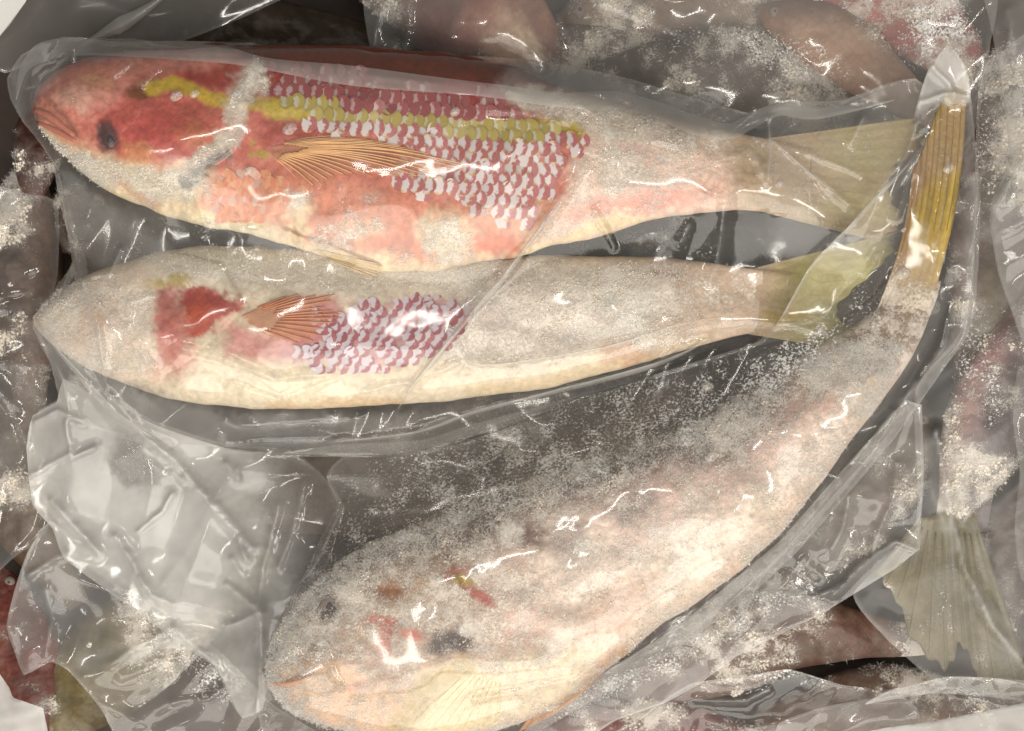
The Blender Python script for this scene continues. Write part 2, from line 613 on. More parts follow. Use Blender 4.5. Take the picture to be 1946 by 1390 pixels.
# ---- ice crumbs: one mass of small irregular grains lying in the frost
def ice_crumbs(parent, V, P, count, seed, lo=.4, size=(1.6, 4.5)):
    rs = np.random.RandomState(seed + 500)
    zmin = np.percentile(V[:, 2], 45)
    cl = fbm(P.x / 26, P.y / 26, seed + 51)
    w = np.clip(P.f - lo, 0, 1) * (V[:, 2] > zmin) * np.clip(cl - .48, 0, 1) ** 2
    if w.sum() <= 0:
        return
    idx = rs.choice(len(V), count, p=w / w.sum())
    c = V[idx] + rs.normal(0, 2.5, (count, 3)) * np.array([1, 1, .1])
    r = rs.uniform(*size, count) * rs.uniform(.5, 1, count)
    octa = np.array([(1, 0, 0), (-1, 0, 0), (0, 1, 0), (0, -1, 0), (0, 0, .8), (0, 0, -.5)], float)
    tri = np.array([(0, 2, 4), (2, 1, 4), (1, 3, 4), (3, 0, 4), (2, 0, 5), (1, 2, 5), (3, 1, 5), (0, 3, 5)])
    a = rs.uniform(0, 6.28, count)
    o = octa[None] * (1 + rs.uniform(-.35, .35, (count, 6, 3))) * r[:, None, None]
    x = o[:, :, 0] * np.cos(a)[:, None] - o[:, :, 1] * np.sin(a)[:, None]
    y = o[:, :, 0] * np.sin(a)[:, None] + o[:, :, 1] * np.cos(a)[:, None]
    vv = np.stack([x, y, o[:, :, 2]], -1) + c[:, None, :]
    ff = (tri[None] + (np.arange(count) * 6)[:, None, None]).reshape(-1, 3)
    link('ice_crust', mesh('ice_crust', vv.reshape(-1, 3), ff, False), M_CRUST, parent, 'stuff')


# ---- fins
def tube(pts, radii, sides=5):
    pts = [Vector(p) for p in pts]
    v, f = [], []
    for i, p in enumerate(pts):
        d = (pts[min(i + 1, len(pts) - 1)] - pts[max(i - 1, 0)]).normalized()
        a = d.cross(Vector((0, 0, 1)))
        a = a.normalized() if a.length > 1e-6 else Vector((1, 0, 0))
        b = a.cross(d)
        for k in range(sides):
            t = 2 * math.pi * k / sides
            v.append(p + (a * math.cos(t) + b * math.sin(t) * .7) * radii[i])
    for i in range(len(pts) - 1):
        for k in range(sides):
            k2 = (k + 1) % sides
            f.append((i * sides + k, i * sides + k2, (i + 1) * sides + k2, (i + 1) * sides + k))
    f.append(tuple(range(sides))[::-1])
    f.append(tuple((len(pts) - 1) * sides + k for k in range(sides)))
    return v, f


def fan_fin(name, root, tips, zr, zt, painter, parent, ray_mat, n_rays, bvhs=None, lift=4, ray_r=2.0, ray_from=.15,
            bend=0.0, seed=0, corr=1.2, mat=None, thick=3.0, rays=True, over=None, fray=0.0):
    """fin between a root curve and a tip curve; corrugated membrane and one tube per ray"""
    nu, nv = n_rays * 5 + 1, 26
    R = catmull(root, nu)
    T = catmull(tips, nu)
    u = np.linspace(0, 1, nu)
    v = np.linspace(0, 1, nv)
    if fray:
        T = R + (T - R) * (1 + fray * (vnoise(u * n_rays * .9, u * 0 + seed, seed) * 2 - 1) - .35 * fray * (1 - np.cos(2 * np.pi * n_rays * u)))[:, None]
    grid = np.zeros((nu, nv, 3))
    for i in range(nu):
        for j in range(nv):
            q = R[i] * (1 - v[j]) + T[i] * v[j]
            nrm = np.array([-(T[i] - R[i])[1], (T[i] - R[i])[0]])
            q = q + nrm * bend * math.sin(math.pi * v[j]) * .5
            z = zr * (1 - v[j]) + zt * v[j]
            if bvhs is not None:
                pos, _ = on_px(bvhs, q[0], q[1], z)
                z = pos.z + lift - (lift + 2) * abs(2 * u[i] - 1) ** 8 - (lift + 2) * max(0, 1 - v[j] / .12) - (lift + .5) * max(0, (v[j] - .8) / .2) ** 2
            if over is not None:
                p0 = W(q[0], q[1], z)
                zz, _ = top_z(over, p0[0], p0[1])
                if zz is not None and zz > -20:
                    z = max(z, zz + 1.5 - 5 * max(0, 1 - v[j] / .12))
            z += corr * math.cos(2 * math.pi * n_rays * u[i]) * min(1, v[j] * 4)
            grid[i, j] = W(q[0], q[1], z)
    V = grid.reshape(-1, 3)
    V2 = V - np.array([0, 0, thick])
    n = len(V)
    f = []
    for i in range(nu - 1):
        for j in range(nv - 1):
            a, b, c, d = i * nv + j, (i + 1) * nv + j, (i + 1) * nv + j + 1, i * nv + j + 1
            f.append((a, b, c, d))
            f.append((n + d, n + c, n + b, n + a))
    rim = [i * nv for i in range(nu)] + [(nu - 1) * nv + j for j in range(1, nv)] + \
          [i * nv + nv - 1 for i in range(nu - 2, -1, -1)] + [j for j in range(nv - 2, 0, -1)]
    for a, b in zip(rim, rim[1:] + rim[:1]):
        f.append((b, a, n + a, n + b))
    VV = np.vstack([V, V2])
    px, py = to_px(VV[:, 0], VV[:, 1], VV[:, 2])
    P = Paint(px, py, seed=seed)
    painter(P)
    o = link(name, mesh(name, VV, f, True, P.rgba()), mat or M_SKIN, parent)
    if rays:
        for k in range(n_rays + 1):
            i = min(k * 5, nu - 1)
            j0 = int(ray_from * nv)
            pts = [grid[i, j] + np.array([0, 0, ray_r * .5]) for j in range(j0, nv, 3)]
            rr = [ray_r * (1 - .55 * q / max(1, len(pts) - 1)) for q in range(len(pts))]
            vv, ff = tube(pts, rr)
            link('fin_ray', mesh('fin_ray', vv, ff), ray_mat, o)
    bv = BVHTree.FromPolygons(VV.tolist(), f)
    return o, bv


# ---- scales
def scale_mesh(name, mat, L=17, Wd=15, h=3.0):
    v = [(0, 0, h * .8)]
    rings = [(.6, h * .75), (1.0, .15)]
    seg = 14
    f = []
    for r, z in rings:
        for k in range(seg):
            a = 2 * math.pi * k / seg
            x = math.cos(a)
            y = math.sin(a)
            xx = x * (1 if x > 0 else .85)
            v.append((xx * L * r, y * Wd * r * (1 - .12 * x), z + (.7 * r if x > 0.3 else -.5 * r)))
    for k in range(seg):
        k2 = (k + 1) % seg
        f.append((0, 1 + k, 1 + k2))
        f.append((1 + k, 1 + seg + k, 1 + seg + k2, 1 + k2))
    me = mesh(name, v, f)
    me.materials.append(mat)
    return me


def place_scale(me, body, bvh, px, py, ang, sx=1.0, sy=1.0, tilt=5.0, lift=1.5):
    p, n = on_px([bvh], px, py)
    if n.z < 0:
        n = -n
    if n.z < .15:
        return None
    o = bpy.data.objects.new('scale', me)
    COL.objects.link(o)
    d = Vector((math.cos(math.radians(-ang)), math.sin(math.radians(-ang)), 0))
    x = (d - n * d.dot(n)).normalized()
    y = n.cross(x)
    Mx = Matrix((x, y, n)).transposed().to_4x4()
    Mx = Matrix.Translation((p + n * lift) * S) @ Mx @ Matrix.Rotation(math.radians(-tilt + random.uniform(-2, 2)), 4, 'Y') @ \
        Matrix.Rotation(math.radians(random.uniform(-7, 7)), 4, 'Z') @ Matrix.Diagonal((sx, sy, 1, 1))
    o.parent = body
    o.matrix_basis = Mx
    return o


def inpoly(px, py, pts):
    _, ins = seg_dist(np.array([px], float), np.array([py], float), pts, True)
    return bool(ins[0])


# ------------------------------------------------------------------ films
class FilmPaint(Paint):
    """r = milkiness, g = frost dust"""

    def put(self, m, col=None, fr=None):
        if col is not None:
            self.c[:, 0] += m * (col - self.c[:, 0])
        if fr is not None:
            self.c[:, 1] += m * (fr - self.c[:, 1])


def edge_z(x, y, pts):
    """nearest point and its height on a closed outline of 3-D points"""
    best = np.full(x.shape, 1e18)
    bx, by, bz = x.copy(), y.copy(), np.zeros_like(x)
    n = len(pts)
    for i in range(n):
        a, b = pts[i], pts[(i + 1) % n]
        e = b - a
        L = max(e[:2] @ e[:2], 1e-9)
        t = np.clip(((x - a[0]) * e[0] + (y - a[1]) * e[1]) / L, 0, 1)
        qx, qy, qz = a[0] + t * e[0], a[1] + t * e[1], a[2] + t * e[2]
        d = (x - qx) ** 2 + (y - qy) ** 2
        m = d < best
        best = np.where(m, d, best)
        bx, by, bz = np.where(m, qx, bx), np.where(m, qy, by), np.where(m, qz, bz)
    return np.sqrt(best), bx, by, bz


def crumple(x, y, scale, seed, n=6, sharp=1.0):
    """sharp folds in random directions, like crushed polythene"""
    rs = np.random.RandomState(seed)
    h = np.zeros_like(x)
    wx = (fbm(x / (scale * 2), y / (scale * 2), seed, 2) * 2 - 1) * scale * .8
    wy = (fbm(x / (scale * 2), y / (scale * 2), seed + 3, 2) * 2 - 1) * scale * .8
    for i in range(n):
        a = rs.uniform(0, math.pi)
        L = scale * rs.uniform(.5, 1.8)
        p = ((x + wx) * math.cos(a) + (y + wy) * math.sin(a)) / L + rs.uniform(0, 9)
        t = np.abs((p % 1.0) * 2 - 1)
        g = fbm(x / (scale * 2.2), y / (scale * 2.2), seed + 20 + i, 2)
        h += (np.sqrt((t - .02) ** 2 + .004) - .5) * L / scale * sstep(.45, .75, g)
    return h


def up2(F, shape, step, cs):
    """bilinear read of coarse grid F (cell cs) on a fine grid (cell step) of the given shape"""
    ny, nx = shape
    gx = np.arange(nx) * step / cs
    gy = np.arange(ny) * step / cs
    ix = np.clip(np.floor(gx).astype(int), 0, F.shape[1] - 2)
    iy = np.clip(np.floor(gy).astype(int), 0, F.shape[0] - 2)
    fx = np.clip(gx - ix, 0, 1)[None]
    fy = np.clip(gy - iy, 0, 1)[:, None]
    a, b = F[iy][:, ix], F[iy][:, ix + 1]
    c, d = F[iy + 1][:, ix], F[iy + 1][:, ix + 1]
    return (a * (1 - fx) + b * fx) * (1 - fy) + (c * (1 - fx) + d * fx) * fy


def film(name, outline, bvhs, mat, parent, res=4.0, off=6.0, sag=.05, creases=(), fold=(0, 120, 1), milk=None,
         floor=-40.0, seed=0, iters=260, cling=.25, rim=.16, smooth_edge=True, want_bvh=False, taut=6):
    if smooth_edge:
        o2 = np.asarray(outline, float)
        n = len(o2)
        ext = np.vstack([o2[-1], o2, o2[0], o2[1]])
        dense = []
        for i in range(n):
            p0, p1, p2, p3 = ext[i], ext[i + 1], ext[i + 2], ext[i + 3]
            k = max(2, int(np.linalg.norm((p2 - p1)[:2]) / 18))
            for u in np.arange(k) / k:
                cr = .5 * (2 * p1 + (p2 - p0) * u + (2 * p0 - 5 * p1 + 4 * p2 - p3) * u ** 2 + (3 * p1 - p0 - 3 * p2 + p3) * u ** 3)
                ln = p1 + (p2 - p1) * u
                dense.append(cr * .45 + ln * .55)
        outline = dense
    pts = [W(*p) for p in outline]
    xs = [p[0] for p in pts]
    ys = [p[1] for p in pts]
    x0, x1, y0, y1 = min(xs) - res * 2, max(xs) + res * 2, min(ys) - res * 2, max(ys) + res * 2
    cs = 9.0
    ncx, ncy = int((x1 - x0) / cs) + 3, int((y1 - y0) / cs) + 3
    GX, GY = np.meshgrid(x0 + np.arange(ncx) * cs, y0 + np.arange(ncy) * cs)
    T = np.full(GX.shape, floor)
    flat = [p[:2] for p in pts]
    _, ins = seg_dist(GX, GY, flat, True)
    if bvhs:
        dn = Vector((0, 0, -1))
        for iy in range(ncy):
            for ix in range(ncx):
                if not ins[iy, ix]:
                    continue
                o = Vector((GX[iy, ix], GY[iy, ix], 2000))
                for b in bvhs:
                    loc = b.ray_cast(o, dn)[0]
                    if loc is not None and loc.z + off > T[iy, ix]:
                        T[iy, ix] = loc.z + off
    _, _, _, EZ = edge_z(GX, GY, pts)
    F = np.where(ins, np.maximum(T, EZ), EZ)
    for _ in range(iters):
        avg = F.copy()
        avg[1:-1, 1:-1] = .25 * (F[:-2, 1:-1] + F[2:, 1:-1] + F[1:-1, :-2] + F[1:-1, 2:]) - sag
        F = np.where(ins, np.maximum(T, avg), EZ)
    for _ in range(taut):
        F[1:-1, 1:-1] = .5 * F[1:-1, 1:-1] + .125 * (F[:-2, 1:-1] + F[2:, 1:-1] + F[1:-1, :-2] + F[1:-1, 2:])
    F = np.where(ins, F, EZ)
    gap = np.where(ins, np.clip((F - T) / 14.0, 0, 1), 1)
    nx, ny = int((x1 - x0) / res) + 2, int((y1 - y0) / res) + 2
    X, Y = np.meshgrid(x0 + np.arange(nx) * res, y0 + np.arange(ny) * res)
    Z = up2(F, X.shape, res, cs)
    for _ in range(5):
        Z[1:-1, 1:-1] = .36 * Z[1:-1, 1:-1] + .16 * (Z[:-2, 1:-1] + Z[2:, 1:-1] + Z[1:-1, :-2] + Z[1:-1, 2:])
    G = up2(gap, X.shape, res, cs)
    D, BX, BY, BZ = edge_z(X, Y, pts)
    _, IN = seg_dist(X, Y, flat, True)
    PX, PY = to_px(X, Y, Z)
    near = sstep(0, 40, D)
    if fold[0]:
        Z = Z + fold[0] * crumple(PX, PY, fold[1], 100 + seed) * (cling + (1 - cling) * G) * (.35 + .65 * near)
    CRM_ = np.zeros_like(Z)
    for cr in creases:
        line, amp, wd = cr[0], cr[1], cr[2]
        wl = 7
        d, _ = seg_dist(PX + (fbm(PX / 40, PY / 40, seed + 5) - .5) * wl, PY + (fbm(PX / 40, PY / 40, seed + 6) - .5) * wl, line)
        Z = Z + amp * 1.5 * np.exp(-np.abs(d / (wd * 1.15)) ** 1.2) * np.clip(fbm(PX / 50, PY / 50, seed + 8) * 1.6, .2, 1.1)
        CRM_ = np.maximum(CRM_, np.exp(-(d / 3.2) ** 2) * np.clip(fbm(PX / 35, PY / 35, seed + 11) * 2 - .5, 0, 1))
    out = ~IN
    X = np.where(out, BX, X)
    Y = np.where(out, BY, Y)
    Z = np.where(out, BZ, Z)
    ke = IN[:-1, :-1] | IN[1:, :-1] | IN[:-1, 1:] | IN[1:, 1:]
    iy, ix = np.nonzero(ke)
    q = np.stack([iy * nx + ix, iy * nx + ix + 1, (iy + 1) * nx + ix + 1, (iy + 1) * nx + ix], -1)
    used = np.unique(q)
    remap = np.full(nx * ny, -1)
    remap[used] = np.arange(len(used))
    q = remap[q]
    V = np.stack([X.ravel()[used], Y.ravel()[used], Z.ravel()[used]], -1)
    px, py = to_px(V[:, 0], V[:, 1], V[:, 2])
    P = FilmPaint(px, py, seed=seed)
    P.c[:] = 0
    if milk:
        milk(P)
    P.c[:, 0] *= .55 + .9 * fbm(px / 70, py / 70, seed + 31)
    P.c[:, 1] *= .35 + 1.3 * fbm(px / 30, py / 30, seed + 32)
    P.c[:, 0] += .22 * CRM_.ravel()[used]
    dr = D.ravel()[used]
    P.c[:, 0] += rim * .6 * (1 - sstep(2, 9, np.where(IN.ravel()[used], dr, 0))) * (.4 + fbm(px / 60, py / 60, seed + 30))
    me = mesh(name, V, q, True, P.rgba())
    o = link(name, me, mat, parent)
    if want_bvh:
        return o, BVHTree.FromPolygons(V.tolist(), q.tolist())
    return o, (V, P)


def ribbon(name, line, width, bvhs, mat, parent, lift=8.0, milk=.25, arch=5.0, seed=0, default=20.0, frost=0.0):
    """a doubled-over strip of film lying along a line"""
    n = max(20, int(sum(math.dist(a, b) for a, b in zip(line, line[1:])) / 8))
    C = catmull(np.asarray(line, float), n)
    m = 9
    v = []
    for i in range(n):
        d = C[min(i + 1, n - 1)] - C[max(i - 1, 0)]
        d = d / (np.linalg.norm(d) + 1e-9)
        nn = np.array([-d[1], d[0]])
        w = width * (.65 + .7 * vnoise(i / 14.0, seed * 3.1, seed)) * min(1, i / 22 + .05, (n - 1 - i) / 22 + .05)
        for j in range(m):
            t = j / (m - 1) * 2 - 1
            q = C[i] + nn * t * w / 2
            p, _ = on_px(bvhs, q[0], q[1], default)
            z = p.z + lift + arch * (1 - t * t) + 2 * (vnoise(i / 5, j / 2, seed) - .5)
            v.append(W(q[0], q[1], z))
    f = []
    for i in range(n - 1):
        for j in range(m - 1):
            f.append((i * m + j, i * m + j + 1, (i + 1) * m + j + 1, (i + 1) * m + j))
    v = np.array(v)
    px, py = to_px(v[:, 0], v[:, 1], v[:, 2])
    rgba = np.zeros((len(v), 4))
    rgba[:, 0] = milk * (.6 + .8 * fbm(px / 40, py / 40, seed))
    rgba[:, 1] = frost
    return link(name, mesh(name, v, f, True, rgba), mat, parent)


def ice_beads(parent, spots, bvhs, seed=0):
    rs = random.Random(seed)
    for (x, y, r) in spots:
        p, n = on_px(bvhs, x, y, 10)
        v, f = [(0, 0, r * .45)], []
        seg = 12
        for q, (rr, z) in enumerate(((.6, .36), (.95, .1), (1.0, -.15))):
            for k in range(seg):
                a = 2 * math.pi * k / seg
                w = r * rr * (1 + .18 * math.sin(2 * a + rs.random()) + rs.uniform(-.08, .08))
                v.append((math.cos(a) * w, math.sin(a) * w, z * r))
        for k in range(seg):
            k2 = (k + 1) % seg
            f.append((0, 1 + k, 1 + k2))
            for q in range(2):
                f.append((1 + q * seg + k, 1 + (q + 1) * seg + k, 1 + (q + 1) * seg + k2, 1 + q * seg + k2))
        o = link('ice_bead', mesh('ice_bead', [Vector(a) + p + Vector((0, 0, 1)) for a in v], f), M_ICE, parent)


# ------------------------------------------------------------------ the setting: floor of the box
fl = [W(-400, -300, -215), W(2350, -300, -215), W(2350, 1700, -215), W(-400, 1700, -215)]
o = link('box_floor', mesh('box_floor', fl, [(0, 3, 2, 1)], False), M_FLOOR)
o['kind'] = 'structure'

def ellipsoid(c, rx, ry, rz, rot=0, nu=20, nv=10):
    v, f = [], []
    a0 = math.radians(rot)
    for j in range(nv + 1):
        t = math.pi * j / nv
        for i in range(nu):
            a = 2 * math.pi * i / nu
            x, y, z = rx * math.sin(t) * math.cos(a), ry * math.sin(t) * math.sin(a), rz * math.cos(t)
            v.append((c[0] + x * math.cos(a0) - y * math.sin(a0), c[1] + x * math.sin(a0) + y * math.cos(a0), c[2] + z))
    for j in range(nv):
        for i in range(nu):
            i2 = (i + 1) % nu
            f.append((j * nu + i, (j + 1) * nu + i, (j + 1) * nu + i2, j * nu + i2))
    return v, f


# ------------------------------------------------------------------ the pile underneath
PILE = []


def spine_fish(pts, widths):
    """dorsal/ventral stations from a spine and half widths"""
    C = catmull(np.asarray(pts, float), 14)
    w = np.interp(np.linspace(0, 1, 14), np.linspace(0, 1, len(widths)), widths)
    st = []
    for i in range(14):
        d = C[min(i + 1, 13)] - C[max(i - 1, 0)]
        d = d / (np.linalg.norm(d) + 1e-9)
        nn = np.array([d[1], -d[0]])
        a, b = C[i] + nn * w[i], C[i] - nn * w[i]
        st.append((a[0], a[1], b[0], b[1]))
    return st


FISHW = (12, 55, 86, 98, 92, 72, 42, 26)


def pile_fish(label, spine, k, zc, back, belly, frost, seed, extra=None, tail=None, cat='fish', needles=2500):  # back and belly colours run dark, partly for the shade low in the heap
    mid = spine[len(spine) // 2]
    t = thing('frozen_fish', label, cat, (mid[0], mid[1], zc - 90))
    st = spine_fish(spine, [w * k for w in FISHW])
    sa = np.array(spine, float)

    def pt(P):
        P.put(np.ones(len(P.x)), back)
        d, _ = seg_dist(P.x, P.y, spine)
        # the ventral side is to the right of the spine's direction
        e = sa[-1] - sa[0]
        e = e / np.linalg.norm(e)
        side = -((P.x - sa[0][0]) * -e[1] + (P.y - sa[0][1]) * e[0]) * -1
        P.put(sstep(-20, 70 * k, side + 40 * P.w[0][0]), belly)
        P.mottle(60, .5, seed)
        P.mottle(18, .35, seed + 3)
        f = fbm(P.x / 110, P.y / 110, 70 + seed)
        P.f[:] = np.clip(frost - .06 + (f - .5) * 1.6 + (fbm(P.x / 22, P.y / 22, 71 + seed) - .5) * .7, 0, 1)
        if extra:
            extra(P)
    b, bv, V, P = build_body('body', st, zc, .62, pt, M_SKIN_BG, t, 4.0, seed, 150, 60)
    PILE.append(bv)
    if needles:
        frost_needles(t, V, P, needles, seed, .3, (4, 12), .5)
        ice_crumbs(t, V, P, needles // 8, seed, .4, (2, 6))
    if tail:
        root, tips, col, ray = tail

        def tp(P):
            P.put(np.ones(len(P.x)), col)
            P.mottle(30, .5, seed)
            P.f[:] = np.clip(.14 + (fbm(P.x / 60, P.y / 60, seed) - .5) * 1.4, 0, 1)
        o, bt = fan_fin('tail_fin', root, tips, zc + 10, zc + 5, tp, t, ray, 12, ray_r=1.4, seed=seed, corr=1.4, fray=.08)
        PILE.append(bt)
    q = catmull(np.asarray(spine, float), 30)
    e = q[4] - q[2]
    e = e / np.linalg.norm(e)
    c = q[3] + np.array([e[1], -e[0]]) * 14 * k
    pe, ne = on_px([bv], c[0], c[1], zc)
    ve, fe = ellipsoid(pe - Vector((0, 0, 4 * k)), 15 * k, 15 * k, 8 * k)
    ey = link('eye', mesh('eye', ve, fe), M_EYEF, t)
    ve, fe = ellipsoid(pe - Vector((0, 0, .5)), 8 * k, 8 * k, 5 * k)
    link('pupil', mesh('pupil', ve, fe), M_PUPILF, ey)
    return t


pile_fish('grey frosted fish behind the tall frost ridge above the folded bag edge', [(1010, 215), (1250, 175), (1450, 160), (1760, 290)], 1.05, -95, (70, 58, 50), (104, 92, 80), .52, 1, needles=9000)
pile_fish('beige frost covered fish at the back of the pile', [(1060, 40), (1250, 10), (1450, 10), (1640, 80)], .95, -150, (120, 96, 78), (90, 62, 52), .5, 2, needles=6000)


def smooth_pink(P):
    P.f = P.f * .6 + .12
    P.blob(1620, 110, 110, 60, 35, (176, 138, 112), .9)


pile_fish('smooth pinkish tan fish lying slanted beside the frosty red one', [(1440, 20), (1560, 70), (1660, 140), (1800, 240)], .72, -85, (122, 92, 76), (170, 130, 106), .2, 3, smooth_pink, needles=300)
pile_fish('red fish thick with white frost behind the pointed bag corner', [(1480, -90), (1640, -20), (1760, 50), (1900, 200)], .95, -110, (150, 62, 58), (186, 112, 104), .55, 4, needles=12000)


def pink_head(P):
    P.blob(830, 60, 60, 50, 0, (110, 52, 50), .8)
    P.blob(960, 70, 40, 60, -30, (196, 158, 130), .8)
    P.blob(910, 40, 30, 60, 20, (150, 80, 66), .7)
    P.blob(1010, 100, 20, 40, -30, (225, 200, 170), .8)
    P.f = P.f * .7 + .1


pile_fish('pink and brown fish head poking out behind the red back', [(1060, 130), (950, 60), (820, -10), (560, -120)], 1.25, -70, (96, 66, 54), (150, 104, 88), .28, 5, pink_head, needles=900)
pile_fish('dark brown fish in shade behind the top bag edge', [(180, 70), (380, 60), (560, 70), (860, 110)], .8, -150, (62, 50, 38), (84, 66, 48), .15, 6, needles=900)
pile_fish('brown fish with pale frost streaks left of the fish snouts', [(60, 300), (40, 460), (50, 600), (60, 830)], .8, -110, (92, 66, 48), (66, 46, 36), .45, 7, needles=5000)
pile_fish('dark rusty red fish under the bag corner by the snout', [(130, 130), (90, 230), (70, 310), (60, 400)], .55, -80, (78, 32, 22), (60, 26, 20), .12, 8, needles=300)


def right_fish(P):
    P.blob(1880, 640, 30, 120, 0, (86, 74, 32), .7)
    P.blob(1830, 880, 50, 120, 0, (196, 150, 150), .7)
    P.blob(1890, 900, 40, 130, 10, (74, 68, 74), .7)


pile_fish('dark frosted fish lying lengthwise against the clear box liner', [(1905, 60), (1900, 300), (1880, 560), (1850, 1010)], .98, -95, (70, 54, 46), (92, 66, 58), .5, 9, right_fish, needles=11000)
pile_fish('mauve frosted fish with a wide olive tail fin', [(1960, 560), (1900, 740), (1850, 880), (1800, 990)], .86, -60, (84, 70, 74), (170, 130, 126), .5, 10, None,
          ([(1745, 985), (1800, 975), (1850, 970)], [(1665, 1090), (1710, 1170), (1790, 1270), (1835, 1245), (1880, 1315), (1975, 1350)], (92, 80, 34), M_RAY_O), needles=6000)
pile_fish('reddish brown fish under the hanging clear flap', [(1180, 1330), (1350, 1240), (1500, 1200), (1760, 1220)], .95, -120, (92, 66, 54), (84, 58, 50), .45, 11, needles=2500)
pile_fish('olive green fish beneath the cloudy crumpled bag', [(60, 1420), (190, 1280), (330, 1180), (520, 1060)], 1.05, -130, (104, 92, 60), (92, 80, 58), .3, 12, needles=1500)
pile_fish('dull red fish between the white liner and the cloudy bag', [(0, 1080), (30, 1200), (60, 1300), (70, 1450)], .75, -110, (96, 44, 36), (120, 66, 54), .2, 13, needles=600)


def thin_frost(P):
    P.f *= .7  # less frost over the whole body


pile_fish('dim grey brown fish under the gap between two bags', [(420, 960), (720, 900), (1000, 850), (1420, 760)], 1.35, -140, (92, 80, 70), (112, 96, 82), .3, 14, thin_frost, needles=4000)
pile_fish('dim dark fish under the slit between the upper tails', [(1020, 470), (1250, 460), (1450, 450), (1700, 440)], .9, -120, (52, 50, 50), (64, 60, 58), .3, 15, thin_frost, needles=2500)
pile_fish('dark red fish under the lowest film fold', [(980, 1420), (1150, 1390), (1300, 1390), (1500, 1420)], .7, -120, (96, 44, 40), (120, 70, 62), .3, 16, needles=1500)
pile_fish('brown fish under the left edge of the cloudy bag', [(20, 760), (30, 900), (60, 1010), (150, 1150)], .8, -130, (98, 80, 60), (84, 66, 52), .25, 17, needles=1500)
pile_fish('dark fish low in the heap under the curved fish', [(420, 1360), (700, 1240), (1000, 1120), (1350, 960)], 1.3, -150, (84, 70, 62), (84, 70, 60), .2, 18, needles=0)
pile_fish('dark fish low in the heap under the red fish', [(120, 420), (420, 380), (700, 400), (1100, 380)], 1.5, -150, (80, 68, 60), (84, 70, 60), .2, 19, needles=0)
pile_fish('dim brown fish under the bottom right film folds', [(1400, 1400), (1600, 1350), (1760, 1340), (2000, 1400)], .8, -140, (104, 80, 66), (90, 66, 56), .3, 20, needles=1500)

pile_fish('dark brown fish wedged under the left folds of the upper bag', [(60, 470), (150, 420), (230, 470), (330, 560)], .8, -140, (74, 60, 50), (60, 48, 42), .4, 24, needles=1500)
pile_fish('dark frosty fish wedged below the mauve fish', [(1990, 900), (1930, 1000), (1900, 1120), (1890, 1290)], .7, -130, (66, 52, 46), (84, 66, 58), .5, 25, needles=2500)
pile_fish('speckled brown fish wedged behind the frost ridge', [(1000, 60), (1100, 110), (1220, 120), (1380, 90)], .7, -130, (84, 66, 48), (66, 50, 40), .45, 26, needles=3000)
pile_fish('brown fish wedged beneath the clear sharp cornered flap', [(1760, 760), (1680, 900), (1560, 1020), (1380, 1160)], .9, -130, (92, 78, 70), (80, 66, 58), .3, 27, needles=2000)

def carve_plates(gill, cheek):
    def f(px, py):
        d, ins = seg_dist(px, py, gill, True)
        z = np.where(ins, 5.0 * (1 - np.exp(-d / 3)) * np.exp(-d / 160), -4.0 * np.exp(-d / 7))
        d, ins = seg_dist(px, py, cheek, True)
        return z + np.where(ins, 2.5 * (1 - np.exp(-d / 4)), 0)
    return f


# ------------------------------------------------------------------ fish B (under fish A), the middle one
A_ST = [(62, 205, 72, 232), (80, 165, 88, 258), (120, 132, 130, 300), (180, 110, 190, 352), (260, 97, 270, 392), (350, 88, 350, 420),
        (450, 84, 450, 440), (550, 85, 550, 468), (650, 89, 650, 498), (750, 95, 750, 518), (850, 102, 850, 514), (950, 122, 950, 494),
        (1050, 155, 1050, 468), (1150, 190, 1150, 447), (1250, 220, 1250, 418), (1350, 243, 1350, 402), (1450, 262, 1450, 404), (1540, 285, 1540, 415)]
B_ST = [(64, 602, 68, 622), (90, 574, 98, 652), (140, 540, 150, 690), (210, 510, 220, 722), (300, 484, 300, 750), (400, 468, 400, 770),
        (500, 470, 500, 778), (600, 478, 600, 776), (700, 488, 700, 772), (800, 494, 800, 768), (900, 492, 900, 757), (1000, 486, 1000, 744),
        (1100, 484, 1100, 722), (1200, 488, 1200, 695), (1300, 496, 1300, 664), (1400, 508, 1400, 638), (1500, 520, 1490, 622)]
C_ST = [(500, 1272, 508, 1304), (522, 1210, 570, 1357), (572, 1135, 670, 1388), (648, 1066, 790, 1408), (750, 1008, 920, 1394), (860, 962, 1050, 1347),
        (980, 920, 1160, 1262), (1090, 880, 1270, 1182), (1200, 840, 1380, 1106), (1310, 797, 1470, 1028), (1410, 742, 1545, 935),
        (1500, 692, 1615, 838), (1580, 645, 1690, 742), (1650, 600, 1740, 662), (1695, 560, 1772, 590), (1712, 520, 1790, 535)]

fishB = thing('frozen_fish', 'frosted goatfish with red gill cover between the other two bagged fish', 'fish', (760, 620, 0))


